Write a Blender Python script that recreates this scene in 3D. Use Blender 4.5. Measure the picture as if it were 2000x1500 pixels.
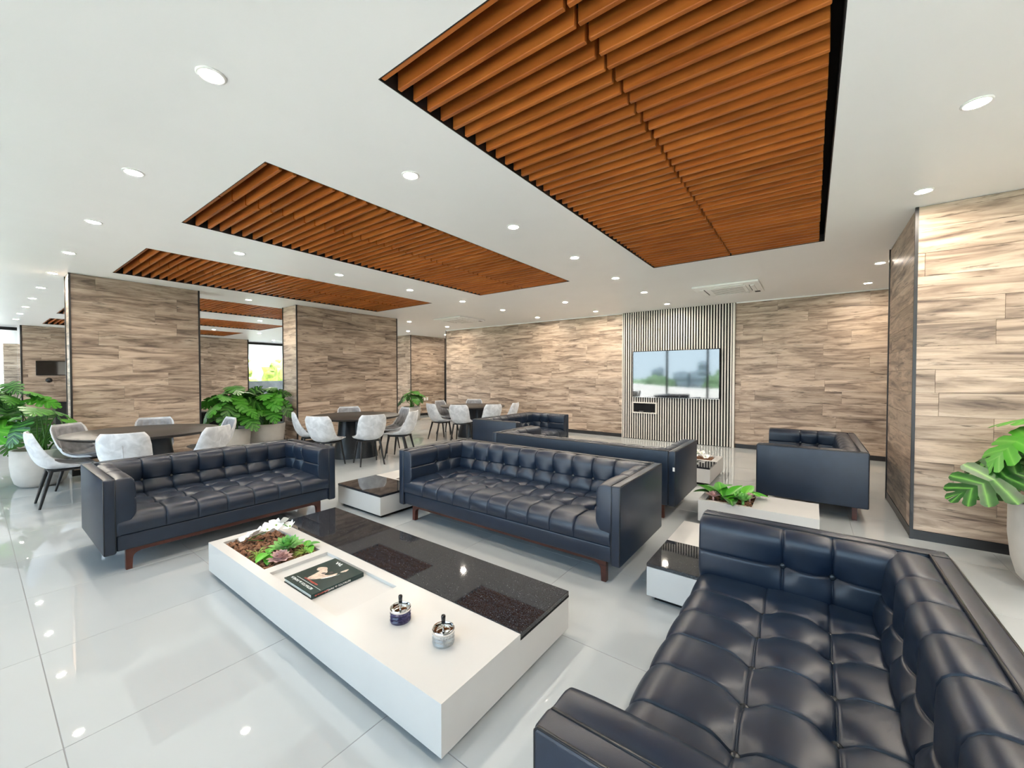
import bpy, bmesh, math, random
import numpy as np
from mathutils import Vector, Matrix, noise as mnoise

random.seed(7)
PI = math.pi
scene = bpy.context.scene
for o in list(bpy.data.objects):
    bpy.data.objects.remove(o)
COL = scene.collection

# ------------------------------------------------------------------ camera
FPX = 787.0                      # focal length in pixels of a 2000 px wide frame
CAMZ = 1.48
cam_d = bpy.data.cameras.new('camera')
cam_d.sensor_width = 36.0
cam_d.lens = FPX / 2000.0 * 36.0
cam_d.clip_start = 0.05
cam_d.clip_end = 2000
cam = bpy.data.objects.new('camera', cam_d)
cam.location = (0, 0, CAMZ)
cam.rotation_euler = (PI / 2 - math.atan(15 / FPX), 0, math.atan(585 / FPX))
COL.objects.link(cam)
scene.camera = cam

# ------------------------------------------------------------------ world, light, exposure
world = bpy.data.worlds.new('world')
scene.world = world
world.use_nodes = True
wn = world.node_tree
wn.nodes.clear()
wo = wn.nodes.new('ShaderNodeOutputWorld')
bg = wn.nodes.new('ShaderNodeBackground')
tc = wn.nodes.new('ShaderNodeTexCoord')
sx = wn.nodes.new('ShaderNodeSeparateXYZ')
rp = wn.nodes.new('ShaderNodeValToRGB')
rp.color_ramp.elements[0].position = 0.0
rp.color_ramp.elements[0].color = (0.72, 0.88, 1.0, 1)
rp.color_ramp.elements[1].position = 0.75
rp.color_ramp.elements[1].color = (0.42, 0.70, 1.0, 1)
wn.links.new(tc.outputs['Generated'], sx.inputs[0])
wn.links.new(sx.outputs['Z'], rp.inputs[0])
wn.links.new(rp.outputs[0], bg.inputs['Color'])
bg.inputs['Strength'].default_value = 2.9
wn.links.new(bg.outputs[0], wo.inputs['Surface'])
sun_d = bpy.data.lights.new('sun', 'SUN')
sun_d.energy = 42.0
sun_d.angle = math.radians(1.5)
sun_d.color = (0.96, 0.98, 1.0)
sun = bpy.data.objects.new('sun', sun_d)
sun.rotation_euler = (math.radians(-17), math.radians(-4), 0)
sun.location = (0, -20, 40)
COL.objects.link(sun)
LAMP = 600.0                      # downlight radiance
scene.view_settings.view_transform = 'Standard'
scene.view_settings.look = 'None'
scene.view_settings.gamma = 1.0
scene.view_settings.use_curve_mapping = False
scene.view_settings.exposure = 0.74
CY = scene.cycles
CY.max_bounces = 6
CY.diffuse_bounces = 4
CY.glossy_bounces = 3
CY.transmission_bounces = 5
CY.transparent_max_bounces = 12
CY.caustics_reflective = True
CY.blur_glossy = 0.35
CY.use_adaptive_sampling = True
CY.adaptive_threshold = 0.13
CY.adaptive_min_samples = 16
CY.caustics_refractive = False
CY.sample_clamp_indirect = 6.0
CY.use_denoising = True

# room extents (metres): camera stands at the origin, TV wall at +Y, glazed front at -Y
CEIL = 3.0
XL, XR = -20.1, 4.4
YF, YB = -1.3, 9.45
def portal(name, loc, rot, sx_, sy_):
    d = bpy.data.lights.new(name, 'AREA')
    d.shape = 'RECTANGLE'
    d.size, d.size_y = sx_, sy_
    d.cycles.is_portal = True
    o = bpy.data.objects.new(name, d)
    o.location = loc
    o.rotation_euler = rot
    COL.objects.link(o)
GLX = 3.35                       # the glazed front ends here, plain wall beyond
portal('window_portal', ((XL + GLX) / 2, YF - 0.05, CEIL / 2), (PI / 2, 0, 0), GLX - XL, CEIL)
portal('window_portal_far', (XL - 0.1, 8.3, CEIL / 2), (0, -PI / 2, 0), CEIL, 2.7)

# ------------------------------------------------------------------ materials
M = {}
PILLARS = [(-9.17, -8.76, 0.89, 2.45), (-9.42, -8.80, 4.16, 6.74), (0.745, 3.3, 5.11, 6.62), (-10.6, -10.1, 2.3, 4.5)]
def newmat(name):
    m = bpy.data.materials.new(name)
    m.use_nodes = True
    nt = m.node_tree
    b = nt.nodes['Principled BSDF']
    M[name] = m
    return m, nt, b
def N(nt, t, **kw):
    n = nt.nodes.new(t)
    for k, v in kw.items():
        setattr(n, k, v)
    return n
def plain(name, col, rough=0.5, metal=0.0, spec=0.5, coat=0.0, ior=None, var=0.06, vscale=9.0, bump=0.0, bscale=200.0, sheen=0.0):
    """principled material with a soft procedural tone variation"""
    m, nt, b = newmat(name)
    tcn = N(nt, 'ShaderNodeTexCoord')
    no = N(nt, 'ShaderNodeTexNoise')
    no.inputs['Scale'].default_value = vscale
    no.inputs['Detail'].default_value = 3
    nt.links.new(tcn.outputs['Object'], no.inputs['Vector'])
    r = N(nt, 'ShaderNodeValToRGB')
    a = [max(0, c * (1 - var)) for c in col]
    z = [min(1, c * (1 + var)) for c in col]
    r.color_ramp.elements[0].position = 0.3
    r.color_ramp.elements[0].color = (*a, 1)
    r.color_ramp.elements[1].position = 0.7
    r.color_ramp.elements[1].color = (*z, 1)
    nt.links.new(no.outputs['Fac'], r.inputs[0])
    nt.links.new(r.outputs[0], b.inputs['Base Color'])
    b.inputs['Roughness'].default_value = rough
    b.inputs['Metallic'].default_value = metal
    b.inputs['Specular IOR Level'].default_value = spec
    if coat:
        b.inputs['Coat Weight'].default_value = coat
        b.inputs['Coat Roughness'].default_value = 0.03
    if ior:
        b.inputs['IOR'].default_value = ior
    if sheen:
        b.inputs['Sheen Weight'].default_value = sheen
        b.inputs['Sheen Roughness'].default_value = 0.4
    if bump:
        n2 = N(nt, 'ShaderNodeTexNoise')
        n2.inputs['Scale'].default_value = bscale
        nt.links.new(tcn.outputs['Object'], n2.inputs['Vector'])
        bp = N(nt, 'ShaderNodeBump')
        bp.inputs['Strength'].default_value = bump
        bp.inputs['Distance'].default_value = 0.002
        nt.links.new(n2.outputs['Fac'], bp.inputs['Height'])
        nt.links.new(bp.outputs[0], b.inputs['Normal'])
    return m

def plank_mat(name, stops, fine=0.16, rough=0.42, crack=0.85):
    """greyed oak laminate: grain runs along local X, each board shifted by its own random number"""
    m, nt, b = newmat(name)
    L = nt.links.new
    t = N(nt, 'ShaderNodeTexCoord')
    oi = N(nt, 'ShaderNodeObjectInfo')
    mu = N(nt, 'ShaderNodeMath', operation='MULTIPLY')
    mu.inputs[1].default_value = 53.0
    L(oi.outputs['Random'], mu.inputs[0])
    cx = N(nt, 'ShaderNodeCombineXYZ')
    for i in range(3):
        L(mu.outputs[0], cx.inputs[i])
    ad = N(nt, 'ShaderNodeVectorMath', operation='ADD')
    L(t.outputs['Object'], ad.inputs[0])
    L(cx.outputs[0], ad.inputs[1])
    def nz(sc, scale, det, dist, rgh=0.6):
        mp = N(nt, 'ShaderNodeMapping')
        mp.inputs['Scale'].default_value = sc
        L(ad.outputs[0], mp.inputs['Vector'])
        n = N(nt, 'ShaderNodeTexNoise')
        n.inputs['Scale'].default_value = scale
        n.inputs['Detail'].default_value = det
        n.inputs['Distortion'].default_value = dist
        n.inputs['Roughness'].default_value = rgh
        L(mp.outputs[0], n.inputs['Vector'])
        return n
    n1 = nz((0.75, 1, 6.0), 1.7, 6, 0.9)
    r1 = N(nt, 'ShaderNodeValToRGB')
    els = r1.color_ramp.elements
    els[0].position, els[0].color = stops[0][0], (*stops[0][1], 1)
    els[1].position, els[1].color = stops[-1][0], (*stops[-1][1], 1)
    for p, c in stops[1:-1]:
        e = els.new(p)
        e.color = (*c, 1)
    L(n1.outputs['Fac'], r1.inputs[0])
    # dark cracks and knots
    n2 = nz((1.1, 1, 11.0), 2.1, 5, 1.6, 0.62)
    r2 = N(nt, 'ShaderNodeValToRGB')
    r2.color_ramp.elements[0].position = 0.56
    r2.color_ramp.elements[0].color = (0, 0, 0, 1)
    r2.color_ramp.elements[1].position = 0.70
    r2.color_ramp.elements[1].color = (crack, crack, crack, 1)
    L(n2.outputs['Fac'], r2.inputs[0])
    mx = N(nt, 'ShaderNodeMix', data_type='RGBA')
    L(r2.outputs[0], mx.inputs['Factor'])
    L(r1.outputs[0], mx.inputs['A'])
    dk = [c * 0.55 for c in stops[0][1]]
    mx.inputs['B'].default_value = (*dk, 1)
    # fine fibre
    n3 = nz((2.0, 1, 70.0), 2.0, 3, 0.2)
    mr = N(nt, 'ShaderNodeMapRange')
    mr.inputs['To Min'].default_value = 1 - fine
    mr.inputs['To Max'].default_value = 1 + fine
    L(n3.outputs['Fac'], mr.inputs['Value'])
    mr2 = N(nt, 'ShaderNodeMapRange')
    mr2.inputs['To Min'].default_value = 0.84
    mr2.inputs['To Max'].default_value = 1.12
    L(oi.outputs['Random'], mr2.inputs['Value'])
    mm = N(nt, 'ShaderNodeMath', operation='MULTIPLY')
    L(mr.outputs[0], mm.inputs[0])
    L(mr2.outputs[0], mm.inputs[1])
    sc = N(nt, 'ShaderNodeVectorMath', operation='SCALE')
    L(mx.outputs['Result'], sc.inputs[0])
    L(mm.outputs[0], sc.inputs['Scale'])
    L(sc.outputs[0], b.inputs['Base Color'])
    b.inputs['Roughness'].default_value = rough
    b.inputs['Specular IOR Level'].default_value = 0.35
    return m

plank_mat('oak', [(0.30, (0.125, 0.088, 0.070)), (0.42, (0.31, 0.23, 0.175)), (0.54, (0.50, 0.385, 0.295)), (0.70, (0.63, 0.515, 0.415))])
plank_mat('slat_wood', [(0.25, (0.24, 0.060, 0.012)), (0.5, (0.37, 0.105, 0.019)), (0.75, (0.48, 0.155, 0.03))], fine=0.07, rough=0.34, crack=0.12)
plank_mat('leg_wood', [(0.25, (0.05, 0.016, 0.012)), (0.5, (0.08, 0.026, 0.019)), (0.75, (0.11, 0.036, 0.026))], fine=0.1, rough=0.35)
plain('oak_back', (0.13, 0.095, 0.07), 0.8)
plain('white_paint', (0.91, 0.91, 0.90), 0.35, var=0.01, vscale=2)
plain('black_paint', (0.006, 0.006, 0.007), 0.7, spec=0.25)
plain('black_trim', (0.016, 0.016, 0.018), 0.35)
plain('grout', (0.22, 0.225, 0.23), 0.6, var=0.03)
def tile_mat():
    m, nt, b = newmat('tile')
    L = nt.links.new
    t = N(nt, 'ShaderNodeTexCoord')
    oi = N(nt, 'ShaderNodeObjectInfo')
    n = N(nt, 'ShaderNodeTexNoise')
    n.inputs['Scale'].default_value = 1.6
    n.inputs['Detail'].default_value = 3
    L(t.outputs['Object'], n.inputs['Vector'])
    a = N(nt, 'ShaderNodeMath', operation='MULTIPLY_ADD')
    L(oi.outputs['Random'], a.inputs[0])
    a.inputs[1].default_value = 0.25
    L(n.outputs['Fac'], a.inputs[2])
    r = N(nt, 'ShaderNodeValToRGB')
    r.color_ramp.elements[0].position = 0.3
    r.color_ramp.elements[0].color = (0.43, 0.46, 0.475, 1)
    r.color_ramp.elements[1].position = 0.95
    r.color_ramp.elements[1].color = (0.465, 0.495, 0.51, 1)
    L(a.outputs[0], r.inputs[0])
    L(r.outputs[0], b.inputs['Base Color'])
    b.inputs['Roughness'].default_value = 0.015
    b.inputs['IOR'].default_value = 1.78
tile_mat()
plain('leather', (0.0055, 0.0135, 0.031), 0.37, var=0.12, vscale=14, bump=0.10, bscale=420, spec=0.55)
plain('leather_piping', (0.008, 0.010, 0.014), 0.3)
plain('button_leather', (0.02, 0.025, 0.032), 0.25)
plain('lacquer', (0.54, 0.535, 0.525), 0.28, var=0.01)
plain('tray_lacquer', (0.52, 0.515, 0.505), 0.35, var=0.01)
def granite_mat():
    m, nt, b = newmat('granite')
    L = nt.links.new
    t = N(nt, 'ShaderNodeTexCoord')
    v = N(nt, 'ShaderNodeTexVoronoi')
    v.inputs['Scale'].default_value = 520
    L(t.outputs['Object'], v.inputs['Vector'])
    sp = N(nt, 'ShaderNodeSeparateColor')
    L(v.outputs['Color'], sp.inputs[0])
    r = N(nt, 'ShaderNodeValToRGB')
    r.color_ramp.elements[0].position = 0.55
    r.color_ramp.elements[0].color = (0.006, 0.006, 0.008, 1)
    e = r.color_ramp.elements.new(0.85)
    e.color = (0.016, 0.017, 0.021, 1)
    r.color_ramp.elements[1].position = 1.0
    r.color_ramp.elements[1].color = (0.07, 0.075, 0.09, 1)
    L(sp.outputs[0], r.inputs[0])
    L(r.outputs[0], b.inputs['Base Color'])
    b.inputs['Roughness'].default_value = 0.03
    b.inputs['IOR'].default_value = 1.6
granite_mat()
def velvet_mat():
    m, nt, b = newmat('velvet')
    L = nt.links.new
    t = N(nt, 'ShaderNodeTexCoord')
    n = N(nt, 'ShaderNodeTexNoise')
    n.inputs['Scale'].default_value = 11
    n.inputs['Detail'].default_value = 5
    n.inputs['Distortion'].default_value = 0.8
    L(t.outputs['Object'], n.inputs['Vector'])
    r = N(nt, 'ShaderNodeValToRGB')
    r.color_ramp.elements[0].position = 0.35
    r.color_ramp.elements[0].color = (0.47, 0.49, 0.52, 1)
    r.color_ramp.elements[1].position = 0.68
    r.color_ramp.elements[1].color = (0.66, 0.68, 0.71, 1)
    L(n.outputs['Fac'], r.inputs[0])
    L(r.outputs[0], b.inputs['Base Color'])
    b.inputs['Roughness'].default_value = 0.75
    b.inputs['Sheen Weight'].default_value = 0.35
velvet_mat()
plain('velvet_shaded', (0.23, 0.235, 0.255), 0.75, var=0.25, vscale=12, sheen=0.4)  # same velvet as the shell, with the interior shade put into its colour
plain('table_black', (0.030, 0.026, 0.024), 0.42, var=0.15, vscale=30)
plain('table_base', (0.014, 0.020, 0.028), 0.33)
plain('metal_black', (0.010, 0.011, 0.013), 0.4)
plain('chrome', (0.85, 0.84, 0.82), 0.08, metal=1.0, var=0.02)
plain('pot_grey', (0.50, 0.485, 0.46), 0.55, var=0.05)
plain('soil', (0.05, 0.036, 0.026), 0.95, var=0.4, vscale=60, bump=0.6, bscale=60)
def leaf_mat(name, lo, hi, vein):
    m, nt, b = newmat(name)
    L = nt.links.new
    oi = N(nt, 'ShaderNodeObjectInfo')
    t = N(nt, 'ShaderNodeTexCoord')
    n = N(nt, 'ShaderNodeTexNoise')
    n.inputs['Scale'].default_value = 4
    L(t.outputs['Object'], n.inputs['Vector'])
    a = N(nt, 'ShaderNodeMath', operation='MULTIPLY_ADD')
    L(n.outputs['Fac'], a.inputs[0])
    a.inputs[1].default_value = 0.5
    L(oi.outputs['Random'], a.inputs[2])
    r = N(nt, 'ShaderNodeValToRGB')
    r.color_ramp.elements[0].position = 0.2
    r.color_ramp.elements[0].color = (*lo, 1)
    r.color_ramp.elements[1].position = 1.2
    r.color_ramp.elements[1].color = (*hi, 1)
    L(a.outputs[0], r.inputs[0])
    # pale veins from the vertex attribute 'vein'
    at = N(nt, 'ShaderNodeAttribute', attribute_name='vein')
    mx = N(nt, 'ShaderNodeMix', data_type='RGBA')
    pw = N(nt, 'ShaderNodeMath', operation='POWER')
    L(at.outputs['Fac'], pw.inputs[0])
    pw.inputs[1].default_value = 5.0
    ml = N(nt, 'ShaderNodeMath', operation='MULTIPLY')
    L(pw.outputs[0], ml.inputs[0])
    ml.inputs[1].default_value = 0.75
    L(ml.outputs[0], mx.inputs['Factor'])
    L(r.outputs[0], mx.inputs['A'])
    mx.inputs['B'].default_value = (*vein, 1)
    L(mx.outputs['Result'], b.inputs['Base Color'])
    b.inputs['Roughness'].default_value = 0.36
    b.inputs['Specular IOR Level'].default_value = 0.45
leaf_mat('monstera', (0.005, 0.038, 0.008), (0.05, 0.27, 0.015), (0.16, 0.42, 0.07))
leaf_mat('bright_leaf', (0.025, 0.19, 0.010), (0.09, 0.38, 0.025), (0.2, 0.5, 0.08))
plain('stem_green', (0.06, 0.22, 0.025), 0.45, var=0.2)
plain('succulent_green', (0.16, 0.42, 0.10), 0.45, var=0.25, vscale=25)
plain('succulent_pink', (0.55, 0.36, 0.35), 0.5, var=0.2, vscale=30)
plain('grass_green', (0.30, 0.42, 0.08), 0.5, var=0.35, vscale=40)
plain('petal_white', (0.88, 0.88, 0.86), 0.5, var=0.02)
plain('bark', (0.20, 0.095, 0.050), 0.9, var=0.55, vscale=28, bump=0.5, bscale=90)
plain('cream_slat', (0.70, 0.66, 0.60), 0.45, var=0.03)
plain('tv_bezel', (0.012, 0.012, 0.014), 0.25)
m, nt, b = newmat('tv_screen')
b.inputs['Base Color'].default_value = (0.006, 0.007, 0.008, 1)
b.inputs['Roughness'].default_value = 0.045
b.inputs['IOR'].default_value = 2.6
plain('plastic_white', (0.90, 0.90, 0.88), 0.35, var=0.01)
plain('plastic_grey', (0.22, 0.22, 0.22), 0.4)
m, nt, b = newmat('lamp_glow')
b.inputs['Base Color'].default_value = (1, 1, 1, 1)
b.inputs['Emission Color'].default_value = (1.0, 0.88, 0.73, 1)
b.inputs['Emission Strength'].default_value = LAMP
m, nt, b = newmat('status_led')
b.inputs['Emission Color'].default_value = (1.0, 0.03, 0.03, 1)
b.inputs['Emission Strength'].default_value = 6
m, nt, b = newmat('window_glass')
nt.nodes.clear()
out = N(nt, 'ShaderNodeOutputMaterial')
tr = N(nt, 'ShaderNodeBsdfTransparent')
tr.inputs[0].default_value = (0.97, 0.985, 0.98, 1)
gl = N(nt, 'ShaderNodeBsdfGlossy')
gl.inputs['Roughness'].default_value = 0.01
fr = N(nt, 'ShaderNodeFresnel')
fr.inputs[0].default_value = 1.45
ms = N(nt, 'ShaderNodeMixShader')
nt.links.new(fr.outputs[0], ms.inputs[0])
nt.links.new(tr.outputs[0], ms.inputs[1])
nt.links.new(gl.outputs[0], ms.inputs[2])
nt.links.new(ms.outputs[0], out.inputs[0])
def glass_mat(name, col):
    m, nt, b = newmat(name)
    b.inputs['Base Color'].default_value = (*col, 1)
    b.inputs['Roughness'].default_value = 0.04
    b.inputs['Transmission Weight'].default_value = 0.75
    b.inputs['IOR'].default_value = 1.5
glass_mat('glass_clear', (0.88, 0.93, 0.96))
glass_mat('glass_violet', (0.10, 0.09, 0.22))
plain('book_green', (0.009, 0.030, 0.029), 0.25, var=0.25, vscale=6)
plain('book_pages', (0.82, 0.82, 0.78), 0.7, var=0.05, vscale=200)
plain('print_white', (0.85, 0.85, 0.83), 0.4, var=0.01)
plain('print_red', (0.40, 0.05, 0.035), 0.4)
plain('print_fur', (0.55, 0.42, 0.34), 0.4, var=0.35, vscale=45)
plain('print_dark', (0.03, 0.025, 0.022), 0.4)
plain('terrace', (0.34, 0.32, 0.30), 0.8, var=0.15, vscale=1)
plain('parapet_white', (0.55, 0.53, 0.50), 0.7)
plain('stone_grey', (0.36, 0.35, 0.34), 0.8, var=0.25, vscale=3)
plain('tree_green', (0.03, 0.065, 0.02), 0.8, var=0.5, vscale=2.5)
plain('tree_yellow', (0.22, 0.26, 0.03), 0.8, var=0.45, vscale=3)
plain('tree_bark', (0.08, 0.06, 0.045), 0.9)
plain('tower_grey', (0.16, 0.20, 0.24), 0.8)
plain('tower_window', (0.08, 0.10, 0.12), 0.3)
plain('land_green', (0.06, 0.10, 0.035), 0.9, var=0.4, vscale=0.05)
plain('door_black', (0.010, 0.010, 0.011), 0.4)

# ------------------------------------------------------------------ mesh helpers
class MB:
    """collects shapes into one mesh"""
    def __init__(s):
        s.v, s.f, s.vein = [], [], None
    def add(s, v, f):
        k = len(s.v)
        s.v += [tuple(p) for p in v]
        s.f += [tuple(i + k for i in q) for q in f]
        return s
    def box(s, x0, x1, y0, y1, z0, z1):
        v = [(x0, y0, z0), (x1, y0, z0), (x1, y1, z0), (x0, y1, z0), (x0, y0, z1), (x1, y0, z1), (x1, y1, z1), (x0, y1, z1)]
        return s.add(v, [(0, 3, 2, 1), (4, 5, 6, 7), (0, 1, 5, 4), (1, 2, 6, 5), (2, 3, 7, 6), (3, 0, 4, 7)])
    def rbox(s, x0, x1, y0, y1, z0, z1, r=0.01, seg=2):
        bm = bmesh.new()
        bmesh.ops.create_cube(bm, size=1)
        for q in bm.verts:
            q.co = Vector(((x0 + x1) / 2 + q.co.x * (x1 - x0), (y0 + y1) / 2 + q.co.y * (y1 - y0), (z0 + z1) / 2 + q.co.z * (z1 - z0)))
        bmesh.ops.bevel(bm, geom=list(bm.edges), offset=r, segments=seg, affect='EDGES', profile=0.5)
        bm.verts.index_update()
        s.add([q.co[:] for q in bm.verts], [[q.index for q in f.verts] for f in bm.faces])
        bm.free()
        return s
    def tube(s, pts, r, n=8, cap=True):
        pts = [Vector(p) for p in pts]
        rs = r if isinstance(r, (list, tuple)) else [r] * len(pts)
        v, f = [], []
        ref = None
        for i, p in enumerate(pts):
            d = (pts[min(i + 1, len(pts) - 1)] - pts[max(i - 1, 0)]).normalized()
            if ref is None:
                ref = Vector((0, 0, 1)) if abs(d.z) < 0.9 else Vector((1, 0, 0))
            a = d.cross(ref).normalized()
            bb = a.cross(d).normalized()
            ref = bb
            for k in range(n):
                t = 2 * PI * k / n
                v.append(p + (a * math.cos(t) + bb * math.sin(t)) * rs[i])
        for i in range(len(pts) - 1):
            for k in range(n):
                k2 = (k + 1) % n
                f.append((i * n + k, i * n + k2, (i + 1) * n + k2, (i + 1) * n + k))
        if cap:
            f.append(tuple(range(n))[::-1])
            f.append(tuple((len(pts) - 1) * n + k for k in range(n)))
        return s.add(v, f)
    def lathe(s, prof, n=32, c=(0, 0, 0), cap0=True, cap1=True):
        v, f = [], []
        for r, z in prof:
            for k in range(n):
                t = 2 * PI * k / n
                v.append((c[0] + r * math.cos(t), c[1] + r * math.sin(t), c[2] + z))
        for i in range(len(prof) - 1):
            for k in range(n):
                k2 = (k + 1) % n
                f.append((i * n + k, i * n + k2, (i + 1) * n + k2, (i + 1) * n + k))
        if cap0:
            f.append(tuple(range(n))[::-1])
        if cap1:
            f.append(tuple((len(prof) - 1) * n + k for k in range(n)))
        return s.add(v, f)
    def prism(s, poly, axis, a0, a1):
        """extrude a 2D polygon along axis 'x', 'y' or 'z'"""
        def P(p, a):
            return {'x': (a, p[0], p[1]), 'y': (p[0], a, p[1]), 'z': (p[0], p[1], a)}[axis]
        n = len(poly)
        v = [P(p, a0) for p in poly] + [P(p, a1) for p in poly]
        f = [tuple(range(n))[::-1], tuple(range(n, 2 * n))]
        f += [(i, (i + 1) % n, n + (i + 1) % n, n + i) for i in range(n)]
        return s.add(v, f)
    def mesh(s, name, mat, smooth=False, fix=True):
        me = bpy.data.meshes.new(name)
        me.from_pydata(s.v, [], s.f)
        if fix:
            bm = bmesh.new()
            bm.from_mesh(me)
            bmesh.ops.recalc_face_normals(bm, faces=list(bm.faces))
            bm.to_mesh(me)
            bm.free()
        if s.vein is not None:
            at = me.attributes.new('vein', 'FLOAT', 'POINT')
            at.data.foreach_set('value', s.vein)
        me.materials.append(M[mat])
        if smooth is True:
            me.shade_smooth()
        elif smooth:
            me.shade_smooth()
            me.set_sharp_from_angle(angle=math.radians(smooth))
        me.update()
        return me
    def build(s, name, mat, parent=None, smooth=False, loc=(0, 0, 0), rot=(0, 0, 0), fix=True):
        return link(name, s.mesh(name, mat, smooth, fix), parent, loc, rot)
def link(name, me, parent=None, loc=(0, 0, 0), rot=(0, 0, 0), scale=None):
    o = bpy.data.objects.new(name, me)
    o.location = loc
    o.rotation_euler = rot
    if scale:
        o.scale = scale
    COL.objects.link(o)
    if parent:
        o.parent = parent
    return o
def tag(o, label=None, cat=None, group=None, kind=None):
    if label: o['label'] = label
    if cat: o['category'] = cat
    if group: o['group'] = group
    if kind: o['kind'] = kind
    return o
def thing(name, label, cat, loc=(0, 0, 0), rz=0.0, group=None, kind=None):
    o = bpy.data.objects.new(name, None)
    o.empty_display_size = 0.1
    o.location = loc
    o.rotation_euler = (0, 0, rz)
    COL.objects.link(o)
    return tag(o, label, cat, group, kind)
def copy_tree(o, loc, rz, label, group=None):
    r = o.copy()
    COL.objects.link(r)
    r.location = loc
    r.rotation_euler = (0, 0, rz)
    tag(r, label, None, group)
    def rec(src, dst):
        for ch in src.children:
            c = ch.copy()
            COL.objects.link(c)
            c.parent = dst
            rec(ch, c)
    rec(o, r)
    return r

# ------------------------------------------------------------------ floor with tiles
floor = MB().box(XL - 12, XR, YF, 14.5, -0.12, -0.0012).build('floor', 'grout')
tag(floor, 'polished pale porcelain tile floor of the lounge', None, None, 'structure')
T = 0.9
tile_me = MB()
g = 0.0016
tile_me.add([(-T/2+g, -T/2+g, -0.012), (T/2-g, -T/2+g, -0.012), (T/2-g, T/2-g, -0.012), (-T/2+g, T/2-g, -0.012),
             (-T/2+g, -T/2+g, -0.001), (T/2-g, -T/2+g, -0.001), (T/2-g, T/2-g, -0.001), (-T/2+g, T/2-g, -0.001),
             (-T/2+g+.001, -T/2+g+.001, 0), (T/2-g-.001, -T/2+g+.001, 0), (T/2-g-.001, T/2-g-.001, 0), (-T/2+g+.001, T/2-g-.001, 0)],
            [(8, 9, 10, 11)] + [(a, (a+1) % 4, 4+(a+1) % 4, 4+a) for a in range(4)] + [(4+a, 4+(a+1) % 4, 8+(a+1) % 4, 8+a) for a in range(4)])
tme = tile_me.mesh('tile', 'tile')
cells = []
nx0, nx1 = math.floor((XL - 0.57 * -1) / T) - 2, math.ceil(XR / T) + 1
for i in range(-22, 6):
    for j in range(-2, 17):
        cx, cy = -0.57 + T * i + T / 2, 0.2 + T * j + T / 2
        if XL - 1 < cx < XR and YF - 0.3 < cy < 14.5:
            dx, dy = cx, cy
            fwd = -0.597 * dx + 0.802 * dy
            side = 0.802 * dx + 0.597 * dy
            vis = fwd > 0.2 and abs(side) < fwd * 1.35 + 1.0
            cells.append((not vis, math.hypot(dx, dy), cx, cy))
cells.sort()
rest = MB()
for k, (nv, d, cx, cy) in enumerate(cells):
    if k < 280:
        link('floor_tile', tme, floor, (cx, cy, 0))
    else:
        rest.add([(x + cx, y + cy, z) for x, y, z in tile_me.v], tile_me.f)
r_ = rest.build('floor_tiling', 'tile', floor)
r_['kind'] = 'stuff'

# ------------------------------------------------------------------ ceiling with slatted recesses
PAN_Y0, PAN_Y1 = 1.27, 5.76
PANELS = [(-1.80 - 3.222 * k, 0.10 - 3.222 * k) for k in range(6)]
xs = sorted({XL - 12, XR} | {v for p in PANELS for v in p})
ys = [YF, PAN_Y0, PAN_Y1, 14.5]
cb = MB()
for i in range(len(xs) - 1):
    for j in range(3):
        hole = j == 1 and any(abs(xs[i] - p[0]) < 1e-6 for p in PANELS)
        if not hole:
            x0, x1, y0, y1 = xs[i], xs[i+1], ys[j], ys[j+1]
            cb.box(x0, x1, y0, y1, CEIL, CEIL + 0.08)
ceiling = cb.build('ceiling', 'white_paint')
tag(ceiling, 'smooth white plaster ceiling with recessed slat panels', None, None, 'structure')
slat_meshes = {}
ORD = ['first', 'second', 'third', 'fourth', 'fifth', 'sixth', 'seventh', 'eighth', 'ninth', 'tenth', 'eleventh', 'twelfth']
PLAB = ['large slatted wood ceiling panel nearest the right pillar',
        'slatted wood ceiling panel above the low planter coffee table',
        'slatted wood ceiling panel in front of the two wood pillars',
        'slatted wood ceiling panel seen just past the pillars, above the potted plants',
        'slatted wood ceiling panel second behind the pillars',
        'dark slatted wood ceiling panel farthest behind the pillars']
SP = 0.1035
for pi, (x0, x1) in enumerate(PANELS):
    t = thing('ceiling_slat_panel', PLAB[pi], 'ceiling panel', (x0, PAN_Y0, CEIL), 0, 'slatted ceiling panels')
    w, l, hh = x1 - x0, PAN_Y1 - PAN_Y0, 0.24
    e = 0.012
    mb = MB()
    mb.box(-e, w + e, -e, l + e, hh, hh + 0.012)
    mb.box(-e, 0, -e, l + e, 0.0815, hh); mb.box(w, w + e, -e, l + e, 0.0815, hh)
    mb.box(0, w, -e, 0, 0.0815, hh); mb.box(0, w, l, l + e, 0.0815, hh)
    mb.build('recess_box', 'black_paint', t)
    mb = MB()
    th = 0.006
    mb.box(0.0005, th, 0.0005, l - 0.0005, 0.0005, 0.081)
    mb.box(w - th, w - 0.0005, 0.0005, l - 0.0005, 0.0005, 0.081)
    mb.box(th, w - th, 0.0005, th, 0.0005, 0.081)
    mb.box(th, w - th, l - th, l - 0.0005, 0.0005, 0.081)
    mb.build('recess_edge', 'black_trim', t)
    ns = int((l - 0.03) / SP) + 1
    for c, (a, bb) in enumerate([(0.012, 0.957), (0.973, w - 0.05)]):
        key = round(bb - a, 3)
        if key not in slat_meshes:
            h = (bb - a) / 2
            slat_meshes[key] = MB().rbox(-h, h, -0.0125, 0.0125, 0, 0.17, 0.003, 1).mesh('slat', 'slat_wood')
        for k in range(ns):
            o = link('slat', slat_meshes[key], t, ((a + bb) / 2 + random.uniform(-.003, .003), 0.022 + SP * k, 0.006 + random.uniform(-.002, .002)))

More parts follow.
